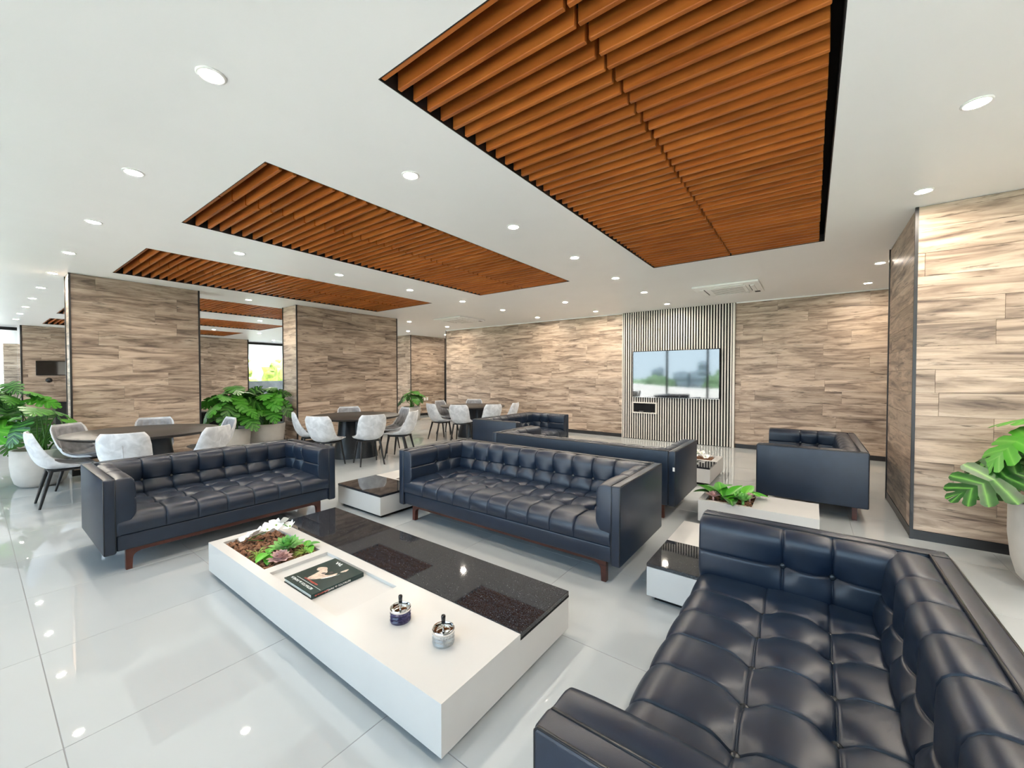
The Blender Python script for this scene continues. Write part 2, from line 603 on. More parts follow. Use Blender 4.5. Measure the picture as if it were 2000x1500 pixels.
# ------------------------------------------------------------------ oak plank walls
plank_cache = {}
def plank_face(parent, p0, p1, z0=0.0, z1=CEIL, rowh=0.2145, length=1.36, seed=1):
    """planks on the vertical face running from p0 to p1 (2D); outward normal is to the right of p0->p1"""
    rnd = random.Random(seed)
    p0, p1 = Vector(p0), Vector(p1)
    d = (p1 - p0)
    L = d.length
    d.normalize()
    ang = math.atan2(d.y, d.x)
    rows = max(1, round((z1 - z0) / rowh))
    rh = (z1 - z0) / rows
    th = 0.012
    for r in range(rows):
        x = -rnd.random() * length
        while x < L - 1e-4:
            a, b_ = max(0, x), min(L, x + length)
            x += length
            if b_ - a < 0.03:
                continue
            sx_ = round(b_ - a, 3)
            key = (sx_, round(rh, 4))
            if key not in plank_cache:
                gx, c = 0.0008, 0.0012
                hx, hz = sx_ / 2 - gx, rh / 2 - gx
                v = [(-hx, -th + c, -hz), (hx, -th + c, -hz), (hx, -th + c, hz), (-hx, -th + c, hz),
                     (-hx + c, -th, -hz + c), (hx - c, -th, -hz + c), (hx - c, -th, hz - c), (-hx + c, -th, hz - c),
                     (-hx, 0, -hz), (hx, 0, -hz), (hx, 0, hz), (-hx, 0, hz)]
                f = [(4, 5, 6, 7)] + [(i, (i+1) % 4, 4+(i+1) % 4, 4+i) for i in range(4)] + [(8+i, 8+(i+1) % 4, (i+1) % 4, i) for i in range(4)]
                plank_cache[key] = MB().add(v, f).mesh('plank', 'oak')
            m_ = p0 + d * ((a + b_) / 2)
            link('plank', plank_cache[key], parent, (m_.x, m_.y, z0 + rh * (r + .5)), (0, 0, ang))
trim_n = [0]
def trim(x0, x1, y0, y1, z0, z1, mat='black_trim', label='black metal corner trim on wood cladding'):
    trim_n[0] += 1
    o = MB().box(x0, x1, y0, y1, z0, z1).build('trim_%d' % trim_n[0], mat)
    tag(o, label, None, None, 'structure')
def wall(name, x0, x1, y0, y1, label, mat='oak_back', z0=0.0, z1=CEIL):
    o = MB().box(x0, x1, y0, y1, z0, z1).build(name, mat)
    return tag(o, label, None, None, 'structure')
BBH = 0.085
# TV wall
wb = wall('wall_back', -9.75, XR, YB + 0.012, YB + 0.2, 'oak plank clad back wall behind the TV')
plank_face(wb, (-9.745, YB + 0.012), (-3.66, YB + 0.012), BBH, CEIL - 0.02, seed=3)
plank_face(wb, (-1.27, YB + 0.012), (XR, YB + 0.012), BBH, CEIL - 0.02, seed=5)
wsd = wall('wall_corridor_side', -9.75, -9.55, YB + 0.2, 14.0, 'side wall of the back corridor', 'white_paint')
def baseboard(name, x0, x1, y0, y1, label='black baseboard strip'):
    o = MB().box(x0, x1, y0, y1, 0, BBH - 0.002).build(name, 'black_trim')
    tag(o, label, None, None, 'structure')
baseboard('baseboard_back_left', -9.74, -3.70, YB - 0.004, YB + 0.0118, 'black baseboard under the back wall beside the round tables')
baseboard('baseboard_back_right', -1.25, XR, YB - 0.004, YB + 0.0118, 'black baseboard under the back wall beside the TV')
trim(-9.765, -9.745, YB - 0.006, YB + 0.03, 0, CEIL, label='black vertical trim at corridor end of back wall')
trim(-9.74, -3.68, YB - 0.012, YB + 0.0115, CEIL - 0.02, CEIL, 'white_paint', 'thin white cornice along the back wall')
trim(-1.26, XR, YB - 0.012, YB + 0.0115, CEIL - 0.02, CEIL, 'white_paint', 'thin white cornice above wood wall right of the TV')
# pillars
def pillar(name, x0, x1, y0, y1, label, faces, seed):
    w_ = wall(name, x0 + 0.012, x1 - 0.012, y0 + 0.012, y1 - 0.012, label)
    e = 0.012
    if '+x' in faces: plank_face(w_, (x1 - e, y0 + e), (x1 - e, y1 - e), BBH, CEIL - 0.003, seed=seed)
    if '-x' in faces: plank_face(w_, (x0 + e, y1 - e), (x0 + e, y0 + e), BBH, CEIL - 0.003, seed=seed + 1)
    if '-y' in faces: plank_face(w_, (x0 + e, y0 + e), (x1 - e, y0 + e), BBH, CEIL - 0.003, seed=seed + 2)
    if '+y' in faces: plank_face(w_, (x1 - e, y1 - e), (x0 + e, y1 - e), BBH, CEIL - 0.003, seed=seed + 3)
    for cx in (x0, x1):
        for cy in (y0, y1):
            trim(cx - 0.011 if cx == x0 else cx - 0.012, cx + 0.012 if cx == x0 else cx + 0.011,
                 cy - 0.011 if cy == y0 else cy - 0.012, cy + 0.012 if cy == y0 else cy + 0.011, 0, CEIL - 0.001)
    bb = MB()
    bb.box(x0 + .012, x1 - .012, y0 - .004, y0 + .0118, 0, BBH - .002); bb.box(x0 + .012, x1 - .012, y1 - .0118, y1 + .004, 0, BBH - .002)
    bb.box(x0 - .004, x0 + .0118, y0 + .012, y1 - .012, 0, BBH - .002); bb.box(x1 - .0118, x1 + .004, y0 + .012, y1 - .012, 0, BBH - .002)
    o = bb.build('baseboard_' + name[5:], 'black_trim')
    tag(o, 'black baseboard around the foot of a clad pillar', None, None, 'structure')
pillar('wall_pillar_left', -9.17, -8.76, 0.89, 2.45, 'wide oak clad pillar beside the first round table', ('+x', '-y', '+y'), 11)
pillar('wall_pillar_middle', -9.42, -8.80, 4.16, 6.74, 'wide oak clad pillar behind the second round table', ('+x', '-y', '+y'), 21)
pillar('wall_pillar_right', 0.745, 3.3, 5.11, 6.62, 'big oak clad pillar at the right edge', ('-x', '-y', '+y'), 31)
# corridor beyond
wc = wall('wall_corridor', -16.5, -11.812, 9.672, 14.0, 'dark oak clad wall block at the corridor mouth')
plank_face(wc, (-16.5, 9.672), (-11.812, 9.672), BBH, CEIL - .003, seed=41)
plank_face(wc, (-11.812, 9.672), (-11.812, 11.34), BBH, CEIL - .003, seed=42)
trim(-11.823, -11.80, 9.651, 9.674, 0, CEIL - .001, label='black vertical trim at the corridor corner')
baseboard('baseboard_corridor', -11.811, -11.796, 9.68, 11.3, 'black baseboard along the corridor wall')
d1 = MB().box(-11.811, -11.76, 11.35, 12.3, 0, 2.08).build('door_1', 'door_black')
tag(d1, 'black door in the dark corridor', None, None, 'structure')
wall('wall_corridor_end', -11.812, -9.75, 13.9, 14.0, 'end wall of the back corridor')
wall('wall_north', -20.25, -16.5, 9.66, 9.9, 'white north wall beyond the corridor block', 'white_paint')
wall('wall_front', GLX, XR, YF - .15, YF, 'white front wall beside the glazing', 'white_paint')
wall('wall_right', XR, XR + 0.15, YF, YB + 0.2, 'white side wall', 'white_paint')
# far end wall
wf = wall('wall_far', -19.3, -18.812, 0.93, 6.9, 'oak clad far end wall behind the pillars')
plank_face(wf, (-18.812, 0.94), (-18.812, 6.89), BBH, CEIL - .003, seed=51)
trim(-18.83, -18.79, 0.90, 0.935, 0, CEIL - .001, label='black edge trim on far end wall beside window')
trim(-18.83, -18.79, 6.895, 6.93, 0, CEIL - .001, label='black edge trim on far end wall beside garden window')
wt = wall('wall_terrace', -31.5, -30.012, 0.95, 2.2, 'grey oak clad pillar out on the far terrace')
plank_face(wt, (-30.012, 0.95), (-30.012, 2.2), 0, CEIL - .003, seed=61)
plank_face(wt, (-31.5, 0.95), (-30.012, 0.95), 0, CEIL - .003, seed=62)

# ------------------------------------------------------------------ windows
win_n = [0]
def glazing(axis, const, a0, a1, posts, label):
    win_n[0] += 1
    w_ = thing('window_%d' % win_n[0], label, None, (0, 0, 0), 0, None, 'structure')
    def bx(name, a, b_, t0, t1, z0, z1, mat):
        mb = MB()
        if axis == 'y': mb.box(a, b_, const - t0, const + t1, z0, z1)
        else: mb.box(const - t0, const + t1, a, b_, z0, z1)
        mb.build(name, mat, w_)
    bx('top_frame', a0, a1, .05, .05, CEIL - .09, CEIL, 'black_trim')
    bx('bottom_frame', a0, a1, .04, .04, -.011, .05, 'black_trim')
    e = [a0] + posts + [a1]
    for p in posts:
        bx('mullion', p - .045, p + .045, .06, .04, .05, CEIL - .09, 'black_trim')
    for i in range(len(e) - 1):
        q0 = e[i] + (.046 if i > 0 else 0.0)
        q1 = e[i+1] - (.046 if i < len(e) - 2 else 0.0)
        bx('pane', q0, q1, .004, .004, .05, CEIL - .09, 'window_glass')
glazing('y', YF, XL, GLX, [-3.79 + 1.79 * k for k in range(-9, 4)], 'tall glazed front of the lounge with black mullions')
glazing('x', XL, 6.95, 9.65, [8.9], 'far garden window between clad wall and corridor')
glazing('x', -19.9, YF, 0.90, [0.3], 'far end window next to the clad end wall')

# ------------------------------------------------------------------ TV slat feature
TVY = 9.40
t = thing('slat_feature_panel', 'black panel with cream vertical slats behind the TV', 'wall panel', (0, YB, 0))
MB().box(-3.655, -1.285, -0.03, 0.011, 0.0, CEIL - .002).build('backing', 'black_paint', t)
SX0, SX1 = -3.655, -1.315
nsl = 43
psp = (SX1 - SX0) / nsl
sw = 0.0245
full = MB().box(-sw/2, sw/2, -0.044, -0.03, 0.01, CEIL - .004).mesh('slat', 'cream_slat')
NX0, NX1, NZ0, NZ1 = -3.42, -2.84, 0.615, 0.875
up = MB().box(-sw/2, sw/2, -0.044, -0.03, NZ1, CEIL - .004).mesh('slat', 'cream_slat')
lo = MB().box(-sw/2, sw/2, -0.044, -0.03, 0.01, NZ0).mesh('slat', 'cream_slat')
for k in range(nsl):
    x = SX0 + psp * (k + .5)
    if NX0 - sw/2 < x < NX1 + sw/2:
        link('slat', up, t, (x, 0, 0)); link('slat', lo, t, (x, 0, 0))
    else:
        link('slat', full, t, (x, 0, 0))
MB().box(-1.315, -1.275, -0.05, 0.011, 0, CEIL - .002).build('end_board', 'cream_slat', t)
MB().box(-3.675, -3.655, -0.05, 0.011, 0, CEIL - .002).build('end_board', 'cream_slat', t)
mb = MB()
mb.box(NX0, NX1, -0.075, -0.0305, NZ1 - .025, NZ1); mb.box(NX0, NX1, -0.075, -0.0305, NZ0, NZ0 + .025)
mb.box(NX0, NX0 + .03, -0.075, -0.0305, NZ0 + .025, NZ1 - .025); mb.box(NX1 - .03, NX1, -0.075, -0.0305, NZ0 + .025, NZ1 - .025)
mb.build('niche_frame', 'cream_slat', t)
sb = thing('media_box', 'small dark media box inside the niche under the TV', 'media player', (-3.13, YB - .066, NZ0 + .025))
MB().rbox(-.16, .16, 0, .034, 0, .035, .004).build('body', 'tv_bezel', sb)
MB().box(-.12, -.02, -.002, 0, .012, .024).build('display', 'plastic_grey', sb)
tv = thing('wall_television', 'large flat TV reflecting the skyline on the slatted panel', 'television', ((-3.39 - 1.545) / 2, YB - .0465, 1.53))
TW, TH = 1.86, 1.075
MB().rbox(-TW/2, TW/2, -.055, -.001, -TH/2, TH/2, .008).build('housing', 'tv_bezel', tv, 30)
MB().box(-TW/2 + .016, TW/2 - .016, -.0565, -.0551, -TH/2 + .022, TH/2 - .016).build('screen', 'tv_screen', tv)
for c_, (a0, a1, b0, b1) in enumerate([(-TW/2 + .004, TW/2 - .004, -TH/2 + .004, -TH/2 + .012)]):
    MB().box(a0, a1, -.0565, -.0551, b0, b1).build('silver_edge', 'chrome', tv)
# far TV and bar
tv2 = thing('small_television', 'small black TV on the far oak wall', 'television', (-18.7995, 1.55, 1.73), PI / 2)
MB().rbox(-.36, .36, -.05, -.001, -.22, .22, .006).build('housing', 'tv_bezel', tv2)
MB().box(-.34, .34, -.0515, -.0501, -.195, .2).build('screen', 'tv_screen', tv2)
MB().box(.30, .315, -.053, -.0501, -.214, -.202).build('status_light', 'status_led', tv2)
sd = thing('wall_sensor', 'small black dome sensor under the far TV', 'sensor', (-18.7995, 1.45, 1.36), PI / 2)
MB().lathe([(.075, 0), (.07, .03), (.045, .06), (.01, .07)], 16).build('dome', 'tv_bezel', sd, True, rot=(PI / 2, 0, 0))
br = thing('bar_counter', 'low black counter along the far oak wall', 'counter', (-18.3, 2.2, 0))
MB().rbox(-.36, .3, -.7, 1.6, 0.06, .68, .006).build('body', 'black_trim', br)
MB().rbox(-.38, .34, -.75, 1.65, .68, .72, .004).build('worktop', 'granite', br)
MB().box(-.3, .24, -.65, 1.55, 0, .06).build('plinth', 'black_paint', br)
sbd = thing('sideboard', 'long black sideboard behind the two potted monsteras', 'sideboard', (-10.35, 3.45, 0))
MB().rbox(-.22, .22, -1.1, 1.0, .05, .74, .005).build('body', 'black_trim', sbd)
MB().box(-.2, .19, -1.05, .95, 0, .05).build('plinth', 'black_paint', sbd)
for k in range(3):
    d_ = MB().box(.2205, .236, -1.09 + k * .695, -1.09 + k * .695 + .685, .07, .72).build('door', 'black_paint', sbd)
    MB().box(.2365, .25, -1.03 + k * .695, -1.01 + k * .695, .32, .46).build('handle', 'metal_black', d_)
for k, (yy, lab) in enumerate([(4.05, 'small white napkin box on the black sideboard, nearest the middle pillar'), (3.75, 'small white napkin box on the black sideboard, nearer the left pillar')]):
    nb = thing('napkin_box', lab, 'napkin box', (-10.33, yy, .7405), 0, 'napkin boxes on the sideboard')
    MB().rbox(-.05, .05, -.07, .07, 0, .055, .006).build('body', 'plastic_white', nb)
    MB().prism([(-.03, .055), (.03, .055), (.015, .085), (-.012, .09)], 'y', -.04, .04).build('tissue', 'petal_white', nb)
# light switches in corridor
for k in range(4):
    s_ = thing('switch_plate', 'white switch plate on the corridor wall, %s from the round table' % ORD[k], 'switch', (-11.7995, 10.06 + k * .125, .62), PI / 2, 'switch plates in the corridor')
    MB().rbox(-.04, .04, -.01, -.0005, -.06, .06, .003).build('plate', 'plastic_white', s_)
    MB().box(-.018, .018, -.014, -.0101, -.03, .03).build('rocker', 'plastic_white', s_)

# ------------------------------------------------------------------ downlights and air conditioning
ring_me = MB().lathe([(.047, -.002), (.050, -.007), (.061, -.007), (.066, -.003), (.066, -.0003), (.047, -.0003)], 28, cap0=False, cap1=False).mesh('trim_ring', 'plastic_white', True)
glow_me = MB().add([(.0465 * math.cos(2*PI*k/16), .0465 * math.sin(2*PI*k/16), -.0035) for k in range(16)], [tuple(range(16))[::-1]]).mesh('diffuser', 'lamp_glow', fix=False)
def downlight(x, y, label):
    t = thing('downlight', label, 'downlight', (x, y, CEIL), 0, 'round ceiling downlights')
    link('trim_ring', ring_me, t)
    link('diffuser', glow_me, t)
ROWY = [2.01, 3.32, 4.64, 5.98, 7.3, 8.75]
YN = ['row near the glazed front']
C1 = [(-2.45, 'between the first two slat panels'), (-5.69, 'between the second and third slat panels'), (-8.98, 'over the pillar line')]
for cx, nm in C1:
    n = 0
    for y in ROWY:
        if cx < -8 and (2.2 > y or 4.2 < y < 6.8):
            continue
        n += 1
        if y < 7:
            downlight(cx, y, '%s downlight in the column %s' % (ORD[n-1], nm))
        else:
            downlight(cx, y, 'downlight in the column %s, %s' % (nm, 'last before the back wall' if y > 8 else 'second from the back wall'))
for k, cx in enumerate([-2.45, -4.07, -5.69, -7.35, -8.98, -10.6, -12.2, -13.8, -15.4, -17.0]):
    downlight(cx, 0.75, '%s downlight from the camera in the row along the glazed front' % ORD[k])
for cx, nm in [(-4.07, 'end of the second slat panel')]:
    downlight(cx, 7.3, 'round downlight off the %s, farther from the back wall' % nm)
    downlight(cx, 8.75, 'round downlight off the %s, close to the back wall' % nm)
for y, nm in [(2.0, 'high at the right edge above the near sofa'), (3.36, 'top right beside the large slat panel'), (4.69, 'just in front of the big right pillar'), (7.3, 'behind the big right pillar'), (8.75, 'close to back wall behind the big right pillar')]:
    downlight(0.72, y, 'round downlight ' + nm)
for y, nm in [(0.75, 'by the front wall'), (2.0, 'behind the near right sofa'), (3.36, 'over the potted monstera by the right pillar'), (4.69, 'before the right pillar face')]:
    downlight(2.35, y, 'added unseen downlight of the outer right column ' + nm)  # column added out of view to brighten the right side of the ceiling
for y, nm in [(4.75, 'first'), (6.1, 'second'), (7.5, 'third')]:
    downlight(-12.1, y, '%s round downlight in the first row behind the pillars' % nm)
    downlight(-15.6, y, '%s round downlight in the second row behind the pillars' % nm)
downlight(-18.2, 7.65, 'small round downlight near the garden window')
downlight(-10.9, 8.8, 'round downlight just outside the corridor mouth')
downlight(-10.75, 10.4, 'round warm downlight inside the corridor')
downlight(-10.75, 12.2, 'round warm downlight deep in the corridor')
def cassette(x, y, label):
    t = thing('air_conditioner', label, 'air conditioner', (x, y, CEIL), 0, 'ceiling cassette air conditioners')
    r = .49
    MB().rbox(-r, r, -r, r, -.035, -.0005, .014, 3).build('panel', 'plastic_white', t, 40)
    g_ = MB().rbox(-.29, .29, -.29, .29, -.046, -.0352, .004).build('grille', 'plastic_white', t)
    for k in range(5):
        MB().box(-.24, .24, -.215 + k * .1, -.195 + k * .1, -.0475, -.0461).build('grille_slot', 'plastic_grey', g_)
    for k in range(4):
        f_ = MB().rbox(-.27, .27, -.41, -.345, -.047, -.0352, .004).build('flap', 'plastic_white', t, rot=(0, 0, k * PI / 2))
        MB().box(-.26, .26, -.343, -.332, -.0367, -.0352).build('gap_shadow', 'black_paint', f_)  # dark strip standing in for the shadow line beside each flap
    MB().box(.36, .44, .33, .44, -.0375, -.0352).build('receiver', 'metal_black', t)
cassette(-1.17, 7.84, 'white ceiling cassette air conditioner in front of the TV panel')
cassette(-7.58, 7.84, 'white ceiling cassette air conditioner above the third round table')

# ------------------------------------------------------------------ sofas
def resample(prof, step, marks):
    P = np.array(prof, float)
    seg = np.hypot(*(P[1:] - P[:-1]).T)
    s = np.concatenate([[0], np.cumsum(seg)])
    S = s[-1]
    ss = set(np.linspace(0, S, max(4, int(S / step) + 1)).round(5))
    for mk in marks:
        for d in (-.014, -.006, -.002, 0, .002, .006, .014):
            if 0 < mk + d < S: ss.add(round(mk + d, 5))
    ss = np.array(sorted(ss))
    a = np.interp(ss, s, P[:, 0]); b_ = np.interp(ss, s, P[:, 1])
    # smooth normals
    e = .012
    ax, bx = np.interp(ss + e, s, P[:, 0]), np.interp(ss + e, s, P[:, 1])
    a0, b0 = np.interp(ss - e, s, P[:, 0]), np.interp(ss - e, s, P[:, 1])
    dx, dz = ax - a0, bx - b0
    ln = np.hypot(dx, dz) + 1e-9
    return ss, S, a, b_, dz / ln, -dx / ln
def pad(prof, L, su, sv, buttons, puff=.016, seam=.009, dim=.03, endr=.02, step=.022, fade=.02):
    """quilted upholstery: profile swept along u with seams, puffed cells and button dimples"""
    ss, S, a, b_, na, nb = resample(prof, step, sv)
    us = set(np.linspace(-L/2, L/2, int(L / step) + 1).round(5))
    for q in su:
        for d in (-.014, -.006, -.002, 0, .002, .006, .014):
            us.add(round(q + d, 5))
    for d in (0, .003, .008, .014):
        us.add(round(-L/2 + d, 5)); us.add(round(L/2 - d, 5))
    us = np.array(sorted(us))
    def cell(x, marks, lo, hi):
        mk = np.array(sorted([lo] + list(marks) + [hi]))
        i = np.clip(np.searchsorted(mk, x, 'right') - 1, 0, len(mk) - 2)
        f_ = (x - mk[i]) / (mk[i+1] - mk[i])
        return np.clip(np.sin(PI * np.clip(f_, 0, 1)), 0, 1) ** .34
    cu, cv = cell(us, su, -L/2, L/2), cell(ss, sv, 0, S)
    disp = puff * cu[:, None] * (.35 + .65 * cv[None, :])
    U, V = us[:, None], ss[None, :]
    for q in su: disp = disp - seam * np.exp(-((U - q) / .0045) ** 2)
    for q in sv: disp = disp - seam * np.exp(-((V - q) / .0045) ** 2)
    for bu, bv in buttons:
        r2 = (U - bu) ** 2 + (V - bv) ** 2
        disp = disp - dim * np.exp(-r2 / .038 ** 2) - dim * .35 * np.exp(-r2 / .09 ** 2)
    tt = np.clip((np.abs(us) - (L/2 - endr)) / endr, 0, 1)
    disp = disp - (endr * (1 - np.sqrt(1 - tt ** 2 * .999)))[:, None]
    fd = np.clip(np.minimum(ss, S - ss) / fade, 0, 1)
    disp = disp * fd[None, :]
    A = a[None, :] + na[None, :] * disp
    B = b_[None, :] + nb[None, :] * disp
    nu, nv = len(us), len(ss)
    V3 = np.stack([np.repeat(us, nv), A.ravel(), B.ravel()], 1)
    F = [(i*nv+j, i*nv+j+1, (i+1)*nv+j+1, (i+1)*nv+j) for i in range(nu-1) for j in range(nv-1)]
    F.append(tuple(range(nv))[::-1]); F.append(tuple((nu-1)*nv + j for j in range(nv)))
    def surf(bu, bv):
        j = int(np.argmin(np.abs(ss - bv))); i = int(np.argmin(np.abs(us - bu)))
        return (us[i], A[i, j], B[i, j]), (na[j], nb[j])
    return V3, F, surf, S
def arc(c, r, a0, a1, n=8):
    return [(c[0] + r * math.cos(math.radians(a0 + (a1-a0)*i/n)), c[1] + r * math.sin(math.radians(a0 + (a1-a0)*i/n))) for i in range(n+1)]
def make_sofa(W, ncol, label, group):
    D, H = .96, .72
    PT = .07                                     # outer panel thickness
    root = thing('leather_sofa', label, 'sofa', (0, 0, 0), 0, group)
    y0, y1 = -D/2, D/2
    Z0 = .17
    # base box
    MB().rbox(-W/2 + PT, W/2 - PT, y0 + .012, y1 - PT, Z0, .288, .012, 3).build('base_rail', 'leather', root, 40)
    # outer panels
    for sgn in (-1, 1):
        xo, xi = sgn * W/2, sgn * (W/2 - PT)
        ap = MB().rbox(min(xo, xi), max(xo, xi), y0, y1, Z0 - .012, H, .012, 3).build('arm_panel', 'leather', root, 40)
        mb = MB()
        for xx in (xo - sgn * .005, xi + sgn * .004):
            mb.tube([(xx, y0 + .004, Z0), (xx, y0 + .004, H - .012), (xx, y0 + .012, H - .002), (xx, y1 - .012, H - .002), (xx, y1 - .004, H - .012), (xx, y1 - .004, Z0)], .0045, 6)
        mb.build('piping', 'leather_piping', ap, True)
    bp_ = MB().rbox(-W/2 + PT, W/2 - PT, y1 - PT, y1, Z0 - .012, H, .012, 3).build('back_panel', 'leather', root, 40)
    mb = MB()
    for yy in (y1 - .005, y1 - PT + .004):
        mb.tube([(-W/2 + PT, yy, H - .002), (W/2 - PT, yy, H - .002)], .0045, 6)
    mb.build('piping', 'leather_piping', bp_, True)
    IN = W - 2 * PT                               # inner width
    pitch = (IN - .16) / (ncol + 1)
    cols = [(-(ncol - 1) / 2 + k) * pitch for k in range(ncol)]
    # seat cushion
    yb = y1 - PT - .15
    prof = [(yb + .03, .415), (yb - .02, .43), (yb - .25, .44), (y0 + .13, .43)] + arc((y0 + .085, .345), .085, 75, 178, 9) + [(y0 + .006, .292)]
    ss, S, a, b_, na, nb = resample(prof, .02, [])
    rows = [float(np.interp(-v, -a, ss)) for v in (.075, -.165)]
    btn = [(c, r) for c in cols for r in rows]
    V3, F, surf, S = pad(prof, IN - .002, cols, rows, btn, puff=.012, seam=.006, dim=.034, endr=.012)
    sc = MB().add([(u, p, q) for u, p, q in V3], F).build('seat_cushion', 'leather', root, True)
    bme = MB().lathe([(.012, -.006), (.016, .010), (.0145, .015), (.009, .019), (.002, .0205)], 12).mesh('button', 'button_leather', True)
    for c, r in btn:
        P, n_ = surf(c, r)
        link('button', bme, sc, (P[0], P[1], P[2] + .002), (-math.atan2(n_[0], n_[1]), 0, 0))
    # back cushion
    yp = y1 - PT
    prof = [(yp + .004, H - .012), (yp - .03, H - .006)] + arc((yp - .075, H - .066), .06, 88, 182, 8) + [(yp - .152, H - .16), (yp - .175, .46), (yp - .165, .40)]
    ss, S, a, b_, na, nb = resample(prof, .02, [])
    row = float(np.interp(-(H - .175), -b_, ss))
    btn = [(c, row) for c in cols]
    V3, F, surf, S = pad(prof, IN - .03, cols, [row], btn, puff=.015, seam=.006, dim=.034, endr=.02)
    bc = MB().add([(u, p, q) for u, p, q in V3], F).build('back_cushion', 'leather', root, True)
    for c, r in btn:
        P, n_ = surf(c, r)
        link('button', bme, bc, (P[0], P[1] - .002, P[2]), (-math.atan2(n_[0], n_[1]), 0, 0))
    # arm cushions
    LA = (yp - .10) - (y0 + .004)
    yc = ((yp - .10) + (y0 + .004)) / 2
    prof = [(0.004, H - .010), (-.03, H - .006)] + arc((-.062, H - .05), .043, 85, 175, 7) + [(-.112, H - .16), (-.112, .45), (-.03, .292), (.004, .284)]
    ss, S, a, b_, na, nb = resample(prof, .02, [])
    row = float(np.interp(-(H - .165), -b_, ss))
    for sgn in (-1, 1):
        cu = [-.02, .17]
        btn = [(c, row) for c in cu]
        V3, F, surf, S = pad(prof, LA, cu, [row], btn, puff=.012, seam=.006, dim=.028, endr=.008)
        x0_ = sgn * (W/2 - PT)
        ac = MB().add([(x0_ + sgn * p, u + yc, q) for u, p, q in V3], F).build('arm_cushion', 'leather', root, True)
        for c, r in btn:
            P, n_ = surf(c, r)
            link('button', bme, ac, (x0_ + sgn * P[1] - sgn * .002, P[0] + yc, P[2]), (0, math.atan2(sgn * n_[0], n_[1]), 0))
        # front facing strip with a seam, at the end of the arm cushion
    # wooden stand
    zr = Z0 - .012
    for yy, nm in ((y0 + .085, 'front'), (y1 - .10, 'back')):
        MB().box(-W/2 + .13, W/2 - .13, yy - .017, yy + .017, zr - .03, zr - .0005).build('stand_rail', 'leg_wood', root)
        for sgn in (-1, 1):
            xo = sgn * (W/2 - .13)
            poly = [(xo, zr - .0005), (xo, .0), (xo - sgn * .036, .0)]
            c_ = (xo - sgn * .085, zr - .078)
            poly += [(c_[0] + sgn * .045 * math.cos(t_), c_[1] + .045 * math.sin(t_)) for t_ in np.linspace(0, PI/2, 6)]
            poly += [(xo - sgn * .09, zr - .0005)]
            MB().prism(poly, 'y', yy - .02, yy + .02).build('leg', 'leg_wood', root)
    return root
GS = 'tufted black leather sofas'
s_side = make_sofa(1.78, 6, 'tufted black leather sofa between the first round table and the planter coffee table', GS)
s_side.location = (-4.60, 1.45, 0); s_side.rotation_euler = (0, 0, PI / 2)
s_long = make_sofa(2.38, 9, 'long tufted black leather sofa facing the camera behind the coffee table', GS)
s_long.location = (-2.23, 3.12, 0)
copy_tree(s_side, (0.0, 1.61, 0), -PI / 2, 'black leather sofa in the near right corner, seen from above', GS)
s3 = copy_tree(s_long, (-2.28, 4.70, 0), PI, 'long black leather sofa seen from its plain back, facing the TV', GS)
MB().box(-1.185, -1.165, .4802, .4815, .52, .56).build('brand_tag', 'print_white', s3)
copy_tree(s_side, (-4.36, 6.22, 0), PI / 2, 'black leather sofa by the third round table, facing the right pillar', GS)
copy_tree(s_side, (-0.01, 6.16, 0), -PI / 2, 'black leather sofa beside the right pillar, showing its plain arm', GS)

# ------------------------------------------------------------------ coffee tables
BARK_SEED = [1]
def bark_bed(parent, x0, x1, y0, y1, z, n, mat='bark'):
    rnd = random.Random(BARK_SEED[0]); BARK_SEED[0] += 1
    mb = MB()
    bm = bmesh.new()
    bmesh.ops.create_icosphere(bm, subdivisions=1, radius=1)
    base_v = [v.co.copy() for v in bm.verts]; base_f = [[v.index for v in f.verts] for f in bm.faces]
    bm.free()
    nx = max(2, int(math.sqrt(n * (x1-x0) / (y1-y0)))); ny = max(2, int(n / nx))
    for i in range(nx):
        for j in range(ny):
            cx = x0 + (x1-x0) * (i + .5 + rnd.uniform(-.4, .4)) / nx
            cy = y0 + (y1-y0) * (j + .5 + rnd.uniform(-.4, .4)) / ny
            sx_, sy_, sz_ = rnd.uniform(.014, .026), rnd.uniform(.009, .016), rnd.uniform(.006, .011)
            R = Matrix.Rotation(rnd.uniform(0, 6.3), 3, 'Z') @ Matrix.Rotation(rnd.uniform(-.5, .5), 3, 'X') @ Matrix.Rotation(rnd.uniform(-.4, .4), 3, 'Y')
            vs = []
            for v in base_v:
                q = Vector((v.x * sx_, v.y * sy_, v.z * sz_)) * (1 + rnd.uniform(-.25, .25))
                q = R @ q
                vs.append((min(max(cx + q.x, x0 + .002), x1 - .002), min(max(cy + q.y, y0 + .002), y1 - .002), z + .008 + rnd.uniform(0, .012) + q.z))
            mb.add(vs, base_f)
    o = mb.build('bark_mulch', mat, parent)
    o['kind'] = 'stuff'
    return o
CW, CD, CH = 2.48, .99, .245
